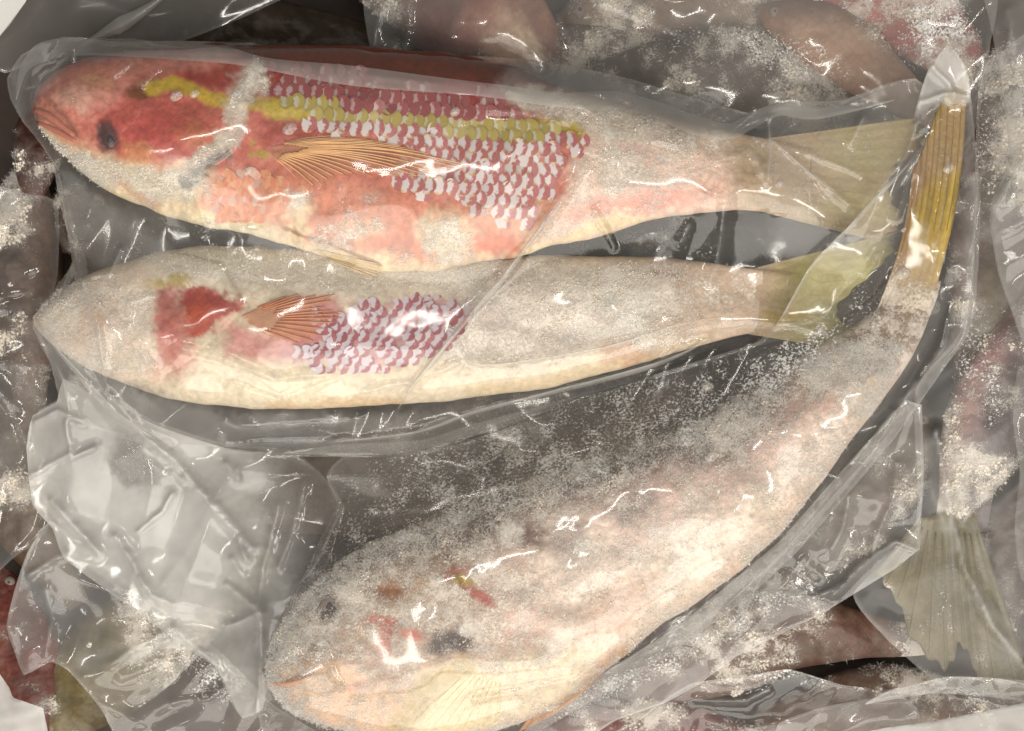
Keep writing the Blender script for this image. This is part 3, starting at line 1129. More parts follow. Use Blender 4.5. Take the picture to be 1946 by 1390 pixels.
def paintB(P):
    P.put(np.ones(len(P.x)), (206, 190, 166))
    P.poly([(250, 460), (900, 480), (900, 560), (560, 560), (330, 540)], (206, 198, 184), .9, 30, fr=.55)
    P.poly([(60, 540), (300, 500), (310, 720), (150, 720), (60, 660)], (230, 208, 188), .9, 34, fr=.55)
    P.blob(160, 610, 70, 50, 20, (196, 158, 134), .7)
    P.blob(110, 590, 40, 40, 0, (208, 196, 176), .8)
    P.poly([(330, 660), (700, 700), (900, 700), (1250, 650), (1250, 700), (900, 780), (330, 790)], (222, 206, 180), 1, 24, fr=.25)
    P.poly([(296, 545), (350, 538), (362, 650), (345, 700), (300, 640)], (176, 84, 80), .85, 16, 20, fr=.1)
    P.poly([(355, 545), (465, 575), (455, 590), (425, 615), (400, 640), (355, 645)], (154, 52, 46), .95, 8, 16, fr=.04)
    P.blob(380, 610, 26, 32, 20, (188, 80, 46), .6, .7, 24, fr=.05)
    P.blob(318, 640, 20, 50, 0, (188, 96, 90), .7)
    P.blob(330, 680, 40, 40, 0, (204, 140, 124), .6)
    P.blob(320, 532, 40, 12, 10, (172, 152, 70), .8)
    P.poly([(420, 620), (560, 640), (560, 690), (430, 680)], (196, 128, 122), .9, 18, fr=.1)
    P.poly([(560, 575), (905, 565), (880, 640), (700, 700), (540, 690)], (190, 140, 146), .9, 14, fr=.05)
    P.blob(600, 620, 60, 60, 0, (196, 110, 96), .5)
    P.blob(700, 600, 60, 26, 20, (196, 178, 150), .8, fr=.35)
    P.poly([(890, 500), (1300, 500), (1290, 650), (900, 700), (820, 680)], (216, 204, 192), 1, 30, fr=.62)
    P.poly([(900, 480), (1100, 480), (1000, 560), (880, 580)], (172, 168, 156), .8, 30, fr=.5)
    P.blob(1180, 560, 100, 40, 5, (204, 204, 196), .8, fr=.8)
    P.blob(1000, 610, 120, 50, -5, (222, 204, 196), .6, fr=.55)
    P.poly([(1240, 480), (1520, 500), (1520, 640), (1250, 680)], (202, 174, 150), .95, 40, fr=.5)
    P.blob(1240, 530, 60, 18, 5, (150, 108, 70), .7)
    P.line([(900, 750), (1050, 725), (1200, 690), (1330, 650)], 14, (206, 180, 136), .5)
    P.blob(1200, 670, 50, 18, -12, (196, 140, 106), .6)
    P.line([(520, 772), (640, 765), (760, 768)], 12, (206, 170, 126), .6)
    P.blob(560, 740, 130, 22, 0, (236, 224, 192), .7, fr=.1)
    P.blob(250, 745, 60, 20, 10, (120, 116, 108), .6, fr=.5)
    P.f = np.clip(P.f * (.5 + fbm(P.x / 40, P.y / 40, 79)), 0, 1)
    P.mottle(40, .16, 1)
    P.mottle(10, .16, 2)


bodyB, bvB, VB, PB = build_body('body', B_ST, np.linspace(70, 62, len(B_ST)), .62, paintB, M_SKIN, fishB, 3.0, 31, 420, 130, tmax=95, carve=lambda px, py: carve_plates([(466, 575), (440, 606), (402, 640), (350, 690), (250, 740), (40, 690), (40, 560), (300, 470), (420, 500)], [(350, 540), (362, 600), (345, 660), (290, 650), (280, 560)])(px, py))
ice_crumbs(fishB, VB, PB, 3500, 31, .35, (1.0, 3.0))
frost_needles(fishB, VB, PB, 18000, 31, .28, (3, 8), .25)


def paint_tailB(P):
    P.put(np.ones(len(P.x)), (178, 166, 104))
    P.put(1 - sstep(1430, 1540, P.x), (168, 142, 114), .4)
    P.blob(1600, 520, 70, 30, -10, (196, 188, 124), .8)
    P.blob(1500, 600, 60, 10, 0, (176, 148, 50), .7)
    P.blob(1590, 600, 40, 20, 0, (120, 116, 74), .6)
    P.mottle(20, .2, 4)


_, bvTB = fan_fin('tail_fin', [(1425, 512), (1430, 570), (1415, 634)], [(1705, 440), (1690, 500), (1590, 590), (1640, 630), (1600, 665)], 62, 60, paint_tailB, fishB, M_TAILRAY, 12, ray_r=.45, ray_from=.6, seed=33, corr=.2, over=[bvB], fray=.05)


def paint_finB(P):
    P.put(np.ones(len(P.x)), (196, 108, 84))
    P.blob(462, 604, 34, 16, -20, (170, 146, 44), 1)
    P.blob(500, 570, 30, 24, -30, (186, 142, 70), .7)
    P.blob(560, 640, 40, 22, 0, (200, 96, 80), .7)
    P.mottle(12, .2, 5)


fan_fin('pectoral_fin', [(450, 603), (456, 606), (462, 611)], [(545, 558), (585, 556), (622, 566), (648, 588), (640, 610), (600, 640), (545, 655)], 0, 0, paint_finB, fishB, M_RAY_B, 16,
        bvhs=[bvB], lift=3, ray_r=1.6, ray_from=.4, seed=34, corr=.5, mat=M_FINSKIN, thick=1.2, fray=.16)

sc_lilac = scale_mesh('scale', M_SC_B, 16.5, 13.5, .5)
polyB = [(585, 590), (640, 610), (690, 570), (740, 590), (770, 560), (900, 570), (890, 620), (840, 660), (780, 690), (700, 705), (600, 700), (550, 670), (600, 650)]
row = 0
y = 548.0
while y < 715:
    x = 540.0 + (row % 2) * 11
    while x < 910:
        qx, qy = x + random.uniform(-2, 2), y + random.uniform(-2, 2)
        if inpoly(qx, qy, polyB) and random.random() > .12:
            dB = float(seg_dist(np.array([qx]), np.array([qy]), polyB, True)[0][0])
            place_scale(sc_lilac, bodyB, bvB, qx, qy, 28, random.uniform(.9, 1.05), random.uniform(.9, 1.05), 5.0, -.4 + 1.9 * min(1, dB / 24))
        x += 21
    y += 15
    row += 1

# ------------------------------------------------------------------ fish A, the red one on top
fishA = thing('frozen_fish', 'red goatfish with a yellow side stripe and visible scales in the bag', 'fish', (800, 300, 0))


def paintA(P):
    P.put(np.ones(len(P.x)), (196, 112, 96))
    dor = np.interp(P.x, [a[0] for a in A_ST], [a[1] for a in A_ST])
    ven = np.interp(P.x, [a[2] for a in A_ST], [a[3] for a in A_ST])
    v = (P.y - dor) / np.maximum(ven - dor, 20) + .05 * P.w[0][1]
    P.put(1 - sstep(.18, .40, v), (146, 50, 44))
    P.put((1 - sstep(.08, .2, v)) * sstep(330, 420, P.x), (100, 42, 18))  # brown back, painted darker for the shade behind the folded film edge
    P.put(sstep(.62, .84, v), (214, 156, 126))
    P.put(sstep(.86, .98, v), (228, 208, 172), .3)
    # skin behind the gill cover and over the belly
    P.poly([(490, 200), (640, 215), (640, 290), (500, 285)], (172, 86, 78), .85, 16)
    P.poly([(520, 320), (720, 350), (870, 400), (980, 470), (820, 505), (620, 470), (520, 430)], (208, 132, 106), .85, 24)
    P.blob(570, 420, 24, 46, 10, (232, 212, 172), .8)
    P.blob(850, 450, 48, 46, 0, (228, 212, 176), .95, fr=.65)
    P.blob(690, 440, 46, 20, 20, (228, 196, 160), .6)
    P.blob(640, 480, 40, 14, 25, (226, 200, 160), .6, fr=.3)
    P.blob(940, 460, 46, 18, -10, (206, 112, 86), .85)
    P.blob(760, 470, 60, 18, 10, (206, 124, 100), .7)
    P.line([(540, 432), (600, 455), (660, 478), (720, 508)], 4, (140, 84, 52), .8)
    P.poly([(340, 395), (420, 410), (540, 432), (520, 450), (400, 448), (340, 425)], (230, 216, 178), .9, 10, fr=.4)
    # head
    P.poly([(170, 200), (400, 190), (470, 150), (470, 300), (390, 330), (280, 320), (190, 290)], (180, 84, 74), .9, 30)
    P.blob(280, 250, 60, 44, -10, (182, 78, 74), .7)
    P.blob(265, 292, 34, 20, 20, (206, 140, 92), .7)
    P.blob(370, 250, 24, 50, 0, (170, 86, 74), .6)
    P.blob(430, 200, 50, 44, 0, (186, 108, 90), .6)
    P.poly([(300, 118), (470, 115), (480, 150), (420, 172), (330, 162)], (150, 56, 46), .85, 12)
    P.blob(370, 262, 34, 26, 10, (196, 128, 84), .5)
    P.poly([(100, 280), (190, 290), (290, 318), (400, 330), (360, 395), (280, 380), (190, 345)], (222, 206, 170), .95, 16, fr=.6)
    P.line([(200, 325), (260, 372), (300, 390)], 8, (210, 150, 110), .7)
    P.poly([(66, 195), (100, 190), (150, 235), (160, 262), (110, 255), (75, 235)], (176, 110, 90), .95, 8, fr=.05)
    P.line([(88, 186), (120, 215), (150, 262)], 4, (124, 66, 50), .6, warp=6)
    P.line([(78, 222), (105, 240), (140, 262)], 4, (132, 76, 60), .5, warp=6)
    P.blob(205, 262, 20, 28, -20, (70, 40, 44), .95, .4, 8)
    P.blob(280, 168, 40, 15, -12, (112, 62, 34), .85, .3, 8, fr=0)
    # frost sheet over brow and snout
    P.poly([(60, 195), (70, 150), (130, 105), (420, 100), (460, 120), (400, 140), (300, 150), (250, 168), (222, 205), (170, 232), (120, 195), (90, 182)],
           (194, 132, 114), .55, 16, fr=.34)
    P.blob(278, 176, 38, 10, -12, (116, 64, 34), .85, .4, 6, fr=0)
    P.blob(185, 150, 34, 20, 0, (168, 120, 82), .6, fr=.2)
    P.blob(150, 190, 40, 24, 0, (196, 150, 130), .6, fr=.3)
    # yellow stripe
    P.line([(292, 172), (330, 160), (400, 190), (520, 200), (600, 212)], 13, (184, 156, 44), .9, .4)
    P.line([(520, 205), (700, 222), (850, 236), (1000, 248), (1110, 246)], 20, (178, 158, 62), .9, .4)
    # frosted gill slit
    P.line([(478, 140), (470, 190), (440, 250), (400, 300), (350, 345)], 17, (196, 178, 162), .85, .6, 26, fr=.55)
    P.blob(468, 175, 30, 46, 15, (200, 190, 174), .85, .6, 24, fr=.6)
    P.blob(420, 285, 20, 40, 40, (196, 186, 170), .7, .6, 20, fr=.6)
    P.line([(430, 300), (390, 325), (345, 352)], 9, (84, 82, 80), .85, .7, 18, fr=.35)
    P.blob(495, 284, 22, 9, 0, (166, 146, 50), .9)
    # frosted rear half
    P.poly([(1000, 170), (1115, 215), (1115, 270), (1060, 390), (1000, 450), (1060, 480), (1560, 430), (1560, 250), (1240, 190)], (230, 196, 176), .97, 16, fr=.46)
    P.poly([(940, 170), (1010, 160), (1250, 220), (1240, 270), (1120, 250), (1050, 235), (980, 205)], (196, 182, 162), .8, 14, fr=.55)
    P.blob(1200, 300, 50, 26, 20, (196, 138, 106), .6)
    P.blob(1220, 385, 130, 22, -8, (214, 126, 104), .85, fr=.35)
    P.blob(1150, 340, 70, 46, 0, (226, 200, 182), .7, fr=.6)
    P.blob(1130, 440, 110, 14, -12, (226, 206, 158), .8, fr=.2)
    P.poly([(1380, 240), (1560, 260), (1560, 430), (1400, 400)], (168, 144, 112), .95, 26, fr=.35)
    P.blob(1330, 270, 90, 34, 10, (166, 148, 126), .7, fr=.5)
    bel = sstep(.55, .75, v) * (P.x < 1060) * (P.x > 330)
    P.f = np.maximum(P.f, bel * np.clip(.12 + (fbm(P.x / 50, P.y / 30, 83) - .42) * 1.7, 0, .65))
    P.c *= (1 + bel * (fbm(P.x / 8, P.y / 26, 84) - .5) * .5)[:, None]
    P.f = np.clip(P.f * (.5 + fbm(P.x / 40, P.y / 40, 80)), 0, 1)
    P.mottle(36, .14, 7)
    P.mottle(9, .22, 8)
    P.c *= (1 + .3 * (fbm(P.x / 6, P.y / 15, 91, 3) - .5))[:, None]


GILL_A = [(490, 110), (480, 150), (468, 200), (440, 255), (400, 305), (345, 350), (200, 380), (40, 330), (30, 100)]
CHEEK_A = [(345, 175), (372, 215), (376, 270), (352, 312), (290, 322), (220, 300), (190, 230), (260, 190)]


bodyA, bvA, VA, PA = build_body('body', A_ST, np.linspace(112, 92, len(A_ST)), .6, paintA, M_SKIN, fishA, 2.6, 21, 460, 150, tmax=110, carve=carve_plates(GILL_A, CHEEK_A))
ice_crumbs(fishA, VA, PA, 2500, 21, .3, (1.0, 3.0))
frost_needles(fishA, VA, PA, 16000, 21, .3, (3, 8), .25)

# eye
p, n = on_px([bvA], 207, 263)


v, f = ellipsoid(p - Vector((0, 0, 4)), 14, 20, 7, 18)
eye = link('eye', mesh('eye', v, f), M_EYE, fishA)
v, f = ellipsoid(p + Vector((2, -2, -.5)), 8, 11, 4.5, 18)
link('pupil', mesh('pupil', v, f), M_PUPIL, eye)

# lips
for line, r in (([(66, 208), (85, 215), (110, 232), (142, 258)], 7), ([(72, 232), (95, 242), (120, 255), (145, 268)], 6)):
    pts = [on_px([bvA], *q, default=100)[0] for q in catmull(np.array(line, float), 10)]
    vv, ff = tube(pts, [r * (.5 + .5 * math.sin(math.pi * (i + 1) / 11)) for i in range(10)], 8)
    link('lip', mesh('lip', vv, ff), plain('lip_skin', (184, 112, 92), .4, .3, 10), fishA)

# pectoral fin
FIN_TIPS = [(676, 262), (740, 270), (800, 282), (860, 297), (905, 316), (900, 330), (860, 336), (815, 338), (765, 340), (715, 340), (670, 340), (635, 346), (606, 352), (575, 354)]


def paint_finA(P):
    P.put(np.ones(len(P.x)), (196, 128, 98))
    P.blob(515, 284, 40, 14, 0, (172, 150, 56), .95)
    P.blob(570, 320, 40, 30, 30, (206, 134, 108), .8)
    P.blob(700, 290, 120, 26, 10, (200, 140, 92), .7)
    P.mottle(10, .2, 9)


_, bvFA = fan_fin('pectoral_fin', [(498, 283), (503, 286), (508, 291)], FIN_TIPS, 0, 0, paint_finA, fishA, M_RAY, 21, bvhs=[bvA], lift=4, ray_r=1.8, ray_from=.2, seed=22, corr=.5, bend=-.10, mat=M_FINSKIN, thick=1.2, fray=.14)


def paint_tailA(P):
    P.put(np.ones(len(P.x)), (160, 140, 92))
    P.blob(1540, 330, 60, 80, 0, (166, 140, 104), .8, fr=.3)
    P.blob(1640, 290, 70, 40, 0, (150, 138, 84), .8)
    P.blob(1660, 400, 70, 30, 0, (178, 164, 100), .7)
    P.line([(1560, 420), (1660, 440)], 10, (150, 120, 66), .6)
    P.mottle(24, .2, 10)
    P.f[:] = np.clip(.2 + .3 * P.w[0][0] + .25 * (1 - sstep(1450, 1600, P.x)), 0, 1)
    P.put(1 - sstep(1460, 1560, P.x), (170, 144, 114))


_, bvTA = fan_fin('tail_fin', [(1450, 264), (1455, 335), (1450, 403)], [(1735, 225), (1750, 280), (1690, 350), (1715, 420), (1680, 462)], 92, 84, paint_tailA, fishA, M_TAILRAY, 12, ray_r=.45, ray_from=.6, seed=23, corr=.2, over=[bvA], fray=.05)

def paint_pelA(P):
    P.put(np.ones(len(P.x)), (214, 186, 140))
    P.mottle(12, .2, 16)
    P.f[:] = .2


fan_fin('pelvic_fin', [(585, 470), (600, 480), (612, 490)], [(720, 500), (735, 512), (728, 524), (700, 528)], 0, 0, paint_pelA, fishA, M_RAY_P, 8, bvhs=[bvA, bvB], lift=3, ray_r=1.3, seed=24, corr=.6, thick=1.5, fray=.1)

# scales of fish A
sc_red = scale_mesh('scale', M_SC_R, 15.5, 16.5, .4)
sc_yel = scale_mesh('scale', M_SC_Y, 15.5, 16.5, .4)
sc_sil = scale_mesh('scale', M_SC_S, 15.5, 16.5, .4)
sc_pal = scale_mesh('scale', M_SC_P, 17, 13, .5)
polyA = [(492, 122), (700, 140), (930, 168), (985, 205), (1050, 235), (1112, 245), (1110, 280), (1080, 340), (1050, 400), (1005, 440), (960, 440), (900, 420),
         (870, 385), (800, 385), (715, 352), (640, 318), (610, 262), (560, 230), (515, 190)]
finA = [(505, 285), (676, 258), (800, 278), (905, 316), (860, 340), (715, 346), (575, 358)]
stripe = [(500, 198), (700, 222), (850, 237), (1000, 249), (1120, 246)]
cnt = 0
row = 0
y = 128.0
while y < 450:
    x = 490.0 + (row % 2) * 10.8
    while x < 1115:
        qx, qy = x + random.uniform(-1, 1), y + random.uniform(-1, 1) + .06 * (x - 490)
        if inpoly(qx, qy, polyA) and not (inpoly(qx, qy, finA) and qx < 760) and cnt < 285:
            ys = float(np.interp(qx, [s[0] for s in stripe], [s[1] for s in stripe]))
            d = qy - ys
            me = sc_red if d < -17 else (sc_yel if d < 15 else sc_sil)
            dd = float(seg_dist(np.array([qx]), np.array([qy]), polyA, True)[0][0])
            if not (dd < 40 and random.random() < .55 * (1 - dd / 40)) and place_scale(me, bodyA, bvA, qx, qy, 4, random.uniform(.92, 1.06), random.uniform(.92, 1.06), 4.0, -.2 + 1.7 * min(1, dd / 34)):
                cnt += 1
        x += 21.6
    y += 20.5
    row += 1
polyP = [(388, 360), (430, 330), (520, 330), (545, 360), (535, 400), (480, 425), (400, 410)]
row = 0
y = 332.0
while y < 425:
    x = 385.0 + (row % 2) * 11
    while x < 550:
        if inpoly(x, y, polyP) and cnt < 298:
            if place_scale(sc_pal, bodyA, bvA, x + random.uniform(-2, 2), y + random.uniform(-2, 2), 8, 1, 1, 4, .5):
                cnt += 1
        x += 23
    y += 16
    row += 1

# ------------------------------------------------------------------ fish C, the frosted curved one
fishC = thing('frozen_fish', 'curved goatfish thick with white frost, its yellow tail bent upwards', 'fish', (1100, 1080, 0))


def paintC(P):
    P.put(np.ones(len(P.x)), (220, 182, 164))
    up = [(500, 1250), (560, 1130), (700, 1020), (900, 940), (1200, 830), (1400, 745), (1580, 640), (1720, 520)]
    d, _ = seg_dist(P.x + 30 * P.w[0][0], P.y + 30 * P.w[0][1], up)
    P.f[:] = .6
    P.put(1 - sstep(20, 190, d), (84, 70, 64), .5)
    P.poly([(1000, 1000), (1200, 960), (1400, 880), (1560, 740), (1690, 720), (1600, 850), (1480, 1010), (1300, 1150), (1150, 1260), (1050, 1220)], (234, 216, 202), .95, 40, fr=.34)
    P.poly([(1120, 960), (1350, 860), (1500, 740), (1560, 780), (1400, 960), (1200, 1040)], (212, 176, 164), .7, 40, fr=.5)
    P.blob(1300, 1080, 150, 60, -38, (236, 220, 204), .85, fr=.3)
    P.blob(1180, 1150, 90, 40, -30, (216, 176, 152), .6)
    P.blob(1440, 980, 60, 30, -45, (238, 218, 196), .7, fr=.3)
    P.line([(1100, 1300), (1250, 1180), (1450, 1040), (1600, 860), (1690, 740)], 14, (206, 176, 140), .35)
    P.poly([(510, 1270), (640, 1250), (760, 1300), (880, 1290), (860, 1400), (640, 1390), (560, 1350)], (212, 176, 142), .9, 24, fr=.35)
    P.poly([(800, 1270), (900, 1250), (1060, 1240), (1160, 1220), (1080, 1330), (900, 1400), (760, 1400)], (228, 212, 184), .9, 22, fr=.3)
    P.line([(760, 1380), (820, 1300), (880, 1265)], 26, (176, 156, 104), .6, fr=.1)
    P.line([(1000, 1390), (1100, 1320), (1190, 1235)], 13, (176, 128, 84), .8)
    P.poly([(520, 1250), (540, 1190), (620, 1110), (760, 1060), (900, 1060), (920, 1160), (800, 1220), (640, 1250)], (172, 146, 124), .7, 24, fr=.55)
    P.blob(880, 1210, 40, 26, -10, (50, 48, 56), .9, .6, 16, fr=.3)
    P.blob(835, 1222, 24, 18, -40, (60, 54, 58), .85, .6, 12, fr=.3)
    P.blob(890, 1195, 16, 12, 0, (222, 222, 226), .8, .5, 6, fr=.9)
    P.blob(622, 1150, 20, 30, 10, (62, 60, 66), .85, .6, 12, fr=.3)
    P.blob(648, 1112, 16, 24, 0, (96, 86, 80), .7, .6, 12)
    P.blob(735, 1125, 26, 22, 0, (150, 92, 54), .75, .6, 12, fr=.25)
    P.blob(780, 1110, 40, 20, 0, (176, 130, 90), .6, .6, 12)
    P.blob(862, 1085, 28, 14, -10, (140, 60, 50), .8, .5, 10, fr=.2)
    P.blob(878, 1102, 20, 14, 20, (150, 128, 36), .95, .4, 8, fr=.1)
    P.blob(910, 1132, 34, 11, 35, (172, 66, 60), .85, .5, 8, fr=.15)
    P.blob(725, 1180, 30, 11, 5, (182, 90, 78), .85, .5, 12, fr=.2)
    P.blob(735, 1210, 14, 30, 0, (178, 90, 76), .75, .5, 10, fr=.2)
    P.blob(785, 1206, 26, 11, 10, (190, 104, 92), .8, .5, 10, fr=.2)
    P.blob(680, 1305, 22, 9, -10, (204, 124, 106), .7, .5, 8)
    P.blob(1010, 1015, 40, 24, 40, (108, 76, 68), .8, .5, 16, fr=.3)
    P.blob(1080, 1020, 40, 26, -30, (132, 112, 106), .7, .6, 16, fr=.4)
    P.blob(975, 1010, 22, 22, 0, (236, 232, 230), .9, .5, 10, fr=.95)
    P.blob(1110, 1035, 20, 16, 0, (236, 232, 230), .85, .5, 10, fr=.95)
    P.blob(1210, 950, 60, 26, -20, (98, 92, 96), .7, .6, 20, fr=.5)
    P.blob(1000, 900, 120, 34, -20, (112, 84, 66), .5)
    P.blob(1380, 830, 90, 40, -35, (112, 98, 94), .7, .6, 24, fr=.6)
    P.poly([(1480, 700), (1620, 590), (1700, 540), (1790, 540), (1740, 640), (1640, 700), (1540, 760)], (164, 136, 106), .7, 30, fr=.6)
    P.blob(1640, 760, 40, 40, -45, (226, 196, 160), .7, fr=.5)
    P.blob(1600, 740, 60, 30, -45, (196, 146, 130), .6, fr=.55)
    P.f = np.clip(P.f + (fbm(P.x / 60, P.y / 60, 77) - .5) * .5 + (fbm(P.x / 14, P.y / 14, 78) - .5) * .5, 0, 1)
    P.line([(506, 1290), (545, 1294), (592, 1278)], 4, (110, 70, 56), .8, .5, 4)
    P.mottle(44, .13, 11)
    P.mottle(11, .14, 12)


GILL_C = [(470, 1330), (490, 1220), (590, 1085), (720, 1000), (800, 1005), (862, 1070), (892, 1150), (876, 1235), (815, 1310), (720, 1420), (560, 1420)]
CHEEK_C = [(600, 1180), (680, 1120), (760, 1120), (800, 1190), (770, 1260), (680, 1290), (610, 1250)]
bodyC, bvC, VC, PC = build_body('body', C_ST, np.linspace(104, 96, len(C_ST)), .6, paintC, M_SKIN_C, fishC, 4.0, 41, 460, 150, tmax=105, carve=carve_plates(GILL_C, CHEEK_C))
pe, _n = on_px([bvC], 624, 1152)
ve, fe = ellipsoid(pe - Vector((0, 0, 5)), 17, 22, 7, -20)
eyeC = link('eye', mesh('eye', ve, fe), M_EYEF, fishC)
ve, fe = ellipsoid(pe + Vector((1, 0, -2.5)), 10, 13, 5, -20)
link('pupil', mesh('pupil', ve, fe), M_PUPILF, eyeC)
pm = [on_px([bvC], *q, default=100)[0] for q in catmull(np.array([(508, 1296), (535, 1300), (565, 1296), (590, 1284)], float), 9)]
vm_, fm_ = tube(pm, [4, 5, 5.5, 5.5, 5, 4.5, 4, 3, 2], 7)
link('lip', mesh('lip', vm_, fm_), plain('lip_skin_pale', (206, 158, 128), .4, .3, 10), fishC)
ice_crumbs(fishC, VC, PC, 6000, 41, .3, (1.0, 3.2))
frost_needles(fishC, VC, PC, 80000, 41, .2, (3, 9), .3)


def paint_tailC(P):
    P.put(np.ones(len(P.x)), (152, 124, 32))
    P.line([(1700, 520), (1715, 400), (1760, 300)], 24, (128, 84, 30), .9, fr=.1)
    P.poly([(1740, 300), (1850, 130), (1850, 330), (1780, 360)], (148, 116, 66), .9, 16, fr=.3)
    P.blob(1775, 440, 26, 90, 8, (168, 136, 24), .8)
    P.line([(1820, 320), (1800, 430), (1770, 550)], 4, (206, 176, 70), .7)
    P.line([(1775, 360), (1755, 450), (1745, 540)], 4, (120, 96, 24), .7)
    P.put(sstep(430, 580, P.y + 30 * P.w[0][0]), (182, 154, 116), .65)
    P.mottle(16, .2, 13)


_, bvTC = fan_fin('tail_fin', [(1662, 600), (1705, 615), (1752, 632)], [(1735, 320), (1765, 250), (1800, 170), (1838, 138)], 96, 130, paint_tailC, fishC, M_RAY_Y, 9, ray_r=.8, ray_from=.4, seed=43, corr=.9, bend=.09, over=[bvC], fray=.06)


def paint_pelC(P):
    P.put(np.ones(len(P.x)), (226, 208, 172))
    P.line([(770, 1380), (840, 1300), (900, 1262)], 12, (160, 140, 90), .6)
    P.mottle(14, .15, 14)
    P.f[:] = .12


fan_fin('pelvic_fin', [(900, 1262), (930, 1275), (955, 1290)], [(760, 1380), (800, 1396), (850, 1405), (900, 1402), (960, 1385)], 0, 0, paint_pelC, fishC, M_RAY_P, 10, bvhs=[bvC], lift=2, ray_r=.8, seed=44, corr=.3, thick=1.0, fray=.12)


def paint_anal(P):
    P.put(np.ones(len(P.x)), (196, 150, 100))
    P.mottle(14, .2, 15)
    P.f[:] = .2


fan_fin('anal_fin', [(1020, 1345), (1100, 1300), (1170, 1235)], [(985, 1392), (1080, 1340), (1190, 1232)], 90, 70, paint_anal, fishC, M_RAY_B, 9, ray_r=1.6, seed=45, corr=1.0)

# ------------------------------------------------------------------ plastic over the pile
topf = thing('plastic_bag', 'clear frosty bag film over the fish at the back', 'plastic bag', (1350, 60, -60))


def milk_top(P):
    P.put(np.ones(len(P.x)), .16, .16)
    P.blob(1300, 100, 120, 60, 0, .16, 1, fr=.35)
    P.blob(1500, 110, 120, 40, 20, .14, 1, fr=.55)
    P.blob(1780, 60, 80, 70, 0, .2, 1, fr=.6)
    P.blob(730, 60, 40, 90, 0, .25, 1)
    P.blob(1120, 60, 60, 60, 0, .16, .8, fr=.3)


film('film', [(700, -40, -40), (1000, -40, -40), (1400, -40, -30), (1880, -40, -20), (1880, 100, -30), (1850, 260, -40), (1760, 330, -40), (1500, 330, -40), (1250, 260, -40), (1000, 200, -30), (780, 140, -40), (705, 100, -40)],
     PILE, M_FILM, topf, 6, 8, .1, fold=(7, 110, 1), milk=milk_top, floor=-120, seed=1,
     creases=[([(1060, 30), (1080, 70), (1095, 100)], 8, 5), ([(740, -20), (715, 60), (712, 110)], 8, 7), ([(780, -20), (775, 60), (770, 110)], 6, 6), ([(1140, 0), (1300, 70)], 6, 5)])

tl = thing('plastic_bag', 'dull grey empty bag film behind the upper left bag corner', 'plastic bag', (250, 20, -60))
film('film', [(-40, 20, -20), (60, -40, -10), (300, -40, -30), (600, -40, -50), (470, 30, -50), (330, 84, -40), (200, 90, -30), (60, 120, -30), (10, 140, -40), (-40, 110, -30)],
     PILE, M_FILM2, tl, 6, 6, .08, fold=(5, 160, 1), milk=lambda P: P.put(np.ones(len(P.x)), .07, .12), floor=-110, seed=2)
ribbon('fold', [(330, -20), (262, 28), (205, 60), (150, 90)], 46, [], M_FILM2, tl, 4, .35, 14, 3, -25)

ln = link('plastic_liner', mesh('plastic_liner', [W(-40, -40, 60), W(70, -40, 60), W(48, 5, 40), W(18, 48, 20), W(-8, 78, 0), W(-40, 95, 0)], [(5, 4, 3, 2, 1, 0)], False,
                                np.tile([.35, 0, 0, 1], (6, 1))), M_LINER)
tag(ln, 'corner of white box liner beside the dull grey bag film', 'liner')
ln.modifiers.new('thickness', 'SOLIDIFY').thickness = .0006

# right-hand films
rf = thing('plastic_bag', 'clear film over the mauve fish and its olive tail', 'plastic bag', (1850, 950, -60))


def milk_right(P):
    P.put(np.ones(len(P.x)), .08, .14)
    P.line([(1770, 850), (1800, 1000), (1850, 1120), (1930, 1240)], 16, .3, .9)
    P.blob(1850, 250, 60, 120, 0, .1, 1, fr=.45)
    P.blob(1870, 700, 60, 140, 0, .06, 1, fr=.45)
    P.blob(1800, 1130, 40, 90, 30, .1, .9, fr=.35)


film('film', [(1740, 740, -30), (1840, 600, -20), (1860, 150, -20), (1900, 100, -10), (1990, 100, -10), (1990, 1330, -40), (1800, 1310, -60), (1690, 1220, -60), (1620, 1130, -60), (1740, 1000, -40)],
     PILE, M_FILM_D, rf, 6, 6, .12, fold=(6, 90, 1), milk=milk_right, floor=-110, seed=4,
     creases=[([(1775, 820), (1800, 950), (1830, 1080), (1880, 1180), (1946, 1270)], 16, 10), ([(1845, 930), (1885, 915), (1930, 880)], 7, 4), ([(1830, 990), (1880, 940)], 5, 4)])

rl = thing('plastic_liner', 'tall clear box liner standing along the right wall', 'liner', (1940, 300, -60))
film('film', [(1868, -40, 40), (1885, 60, 50), (1902, 160, 60), (1915, 260, 70), (1918, 305, 75), (1888, 370, 70), (1880, 420, 60), (1897, 520, 50), (1925, 600, 45), (1946, 655, 40), (2010, 720, 60), (2010, -40, 120)],
     [], M_FILM2, rl, 5, 4, -.25, fold=(7, 110, 1), milk=lambda P: P.put(np.ones(len(P.x)), .14, .12), floor=-200, seed=5,
     creases=[([(1885, 400), (1920, 330), (1946, 300)], 16, 12), ([(1915, 20), (1935, 200), (1946, 260)], 10, 12), ([(1900, 440), (1946, 420)], 8, 8)])
film('lower_film', [(1935, 700, 10), (1925, 800, 10), (1938, 900, 0), (1928, 1000, 0), (1940, 1100, -10), (2010, 1150, 40), (2010, 680, 40)],
     [], M_FILM2, rl, 6, 4, -.1, fold=(5, 80, 1), milk=lambda P: P.put(np.ones(len(P.x)), .1, .2), floor=-200, seed=6)

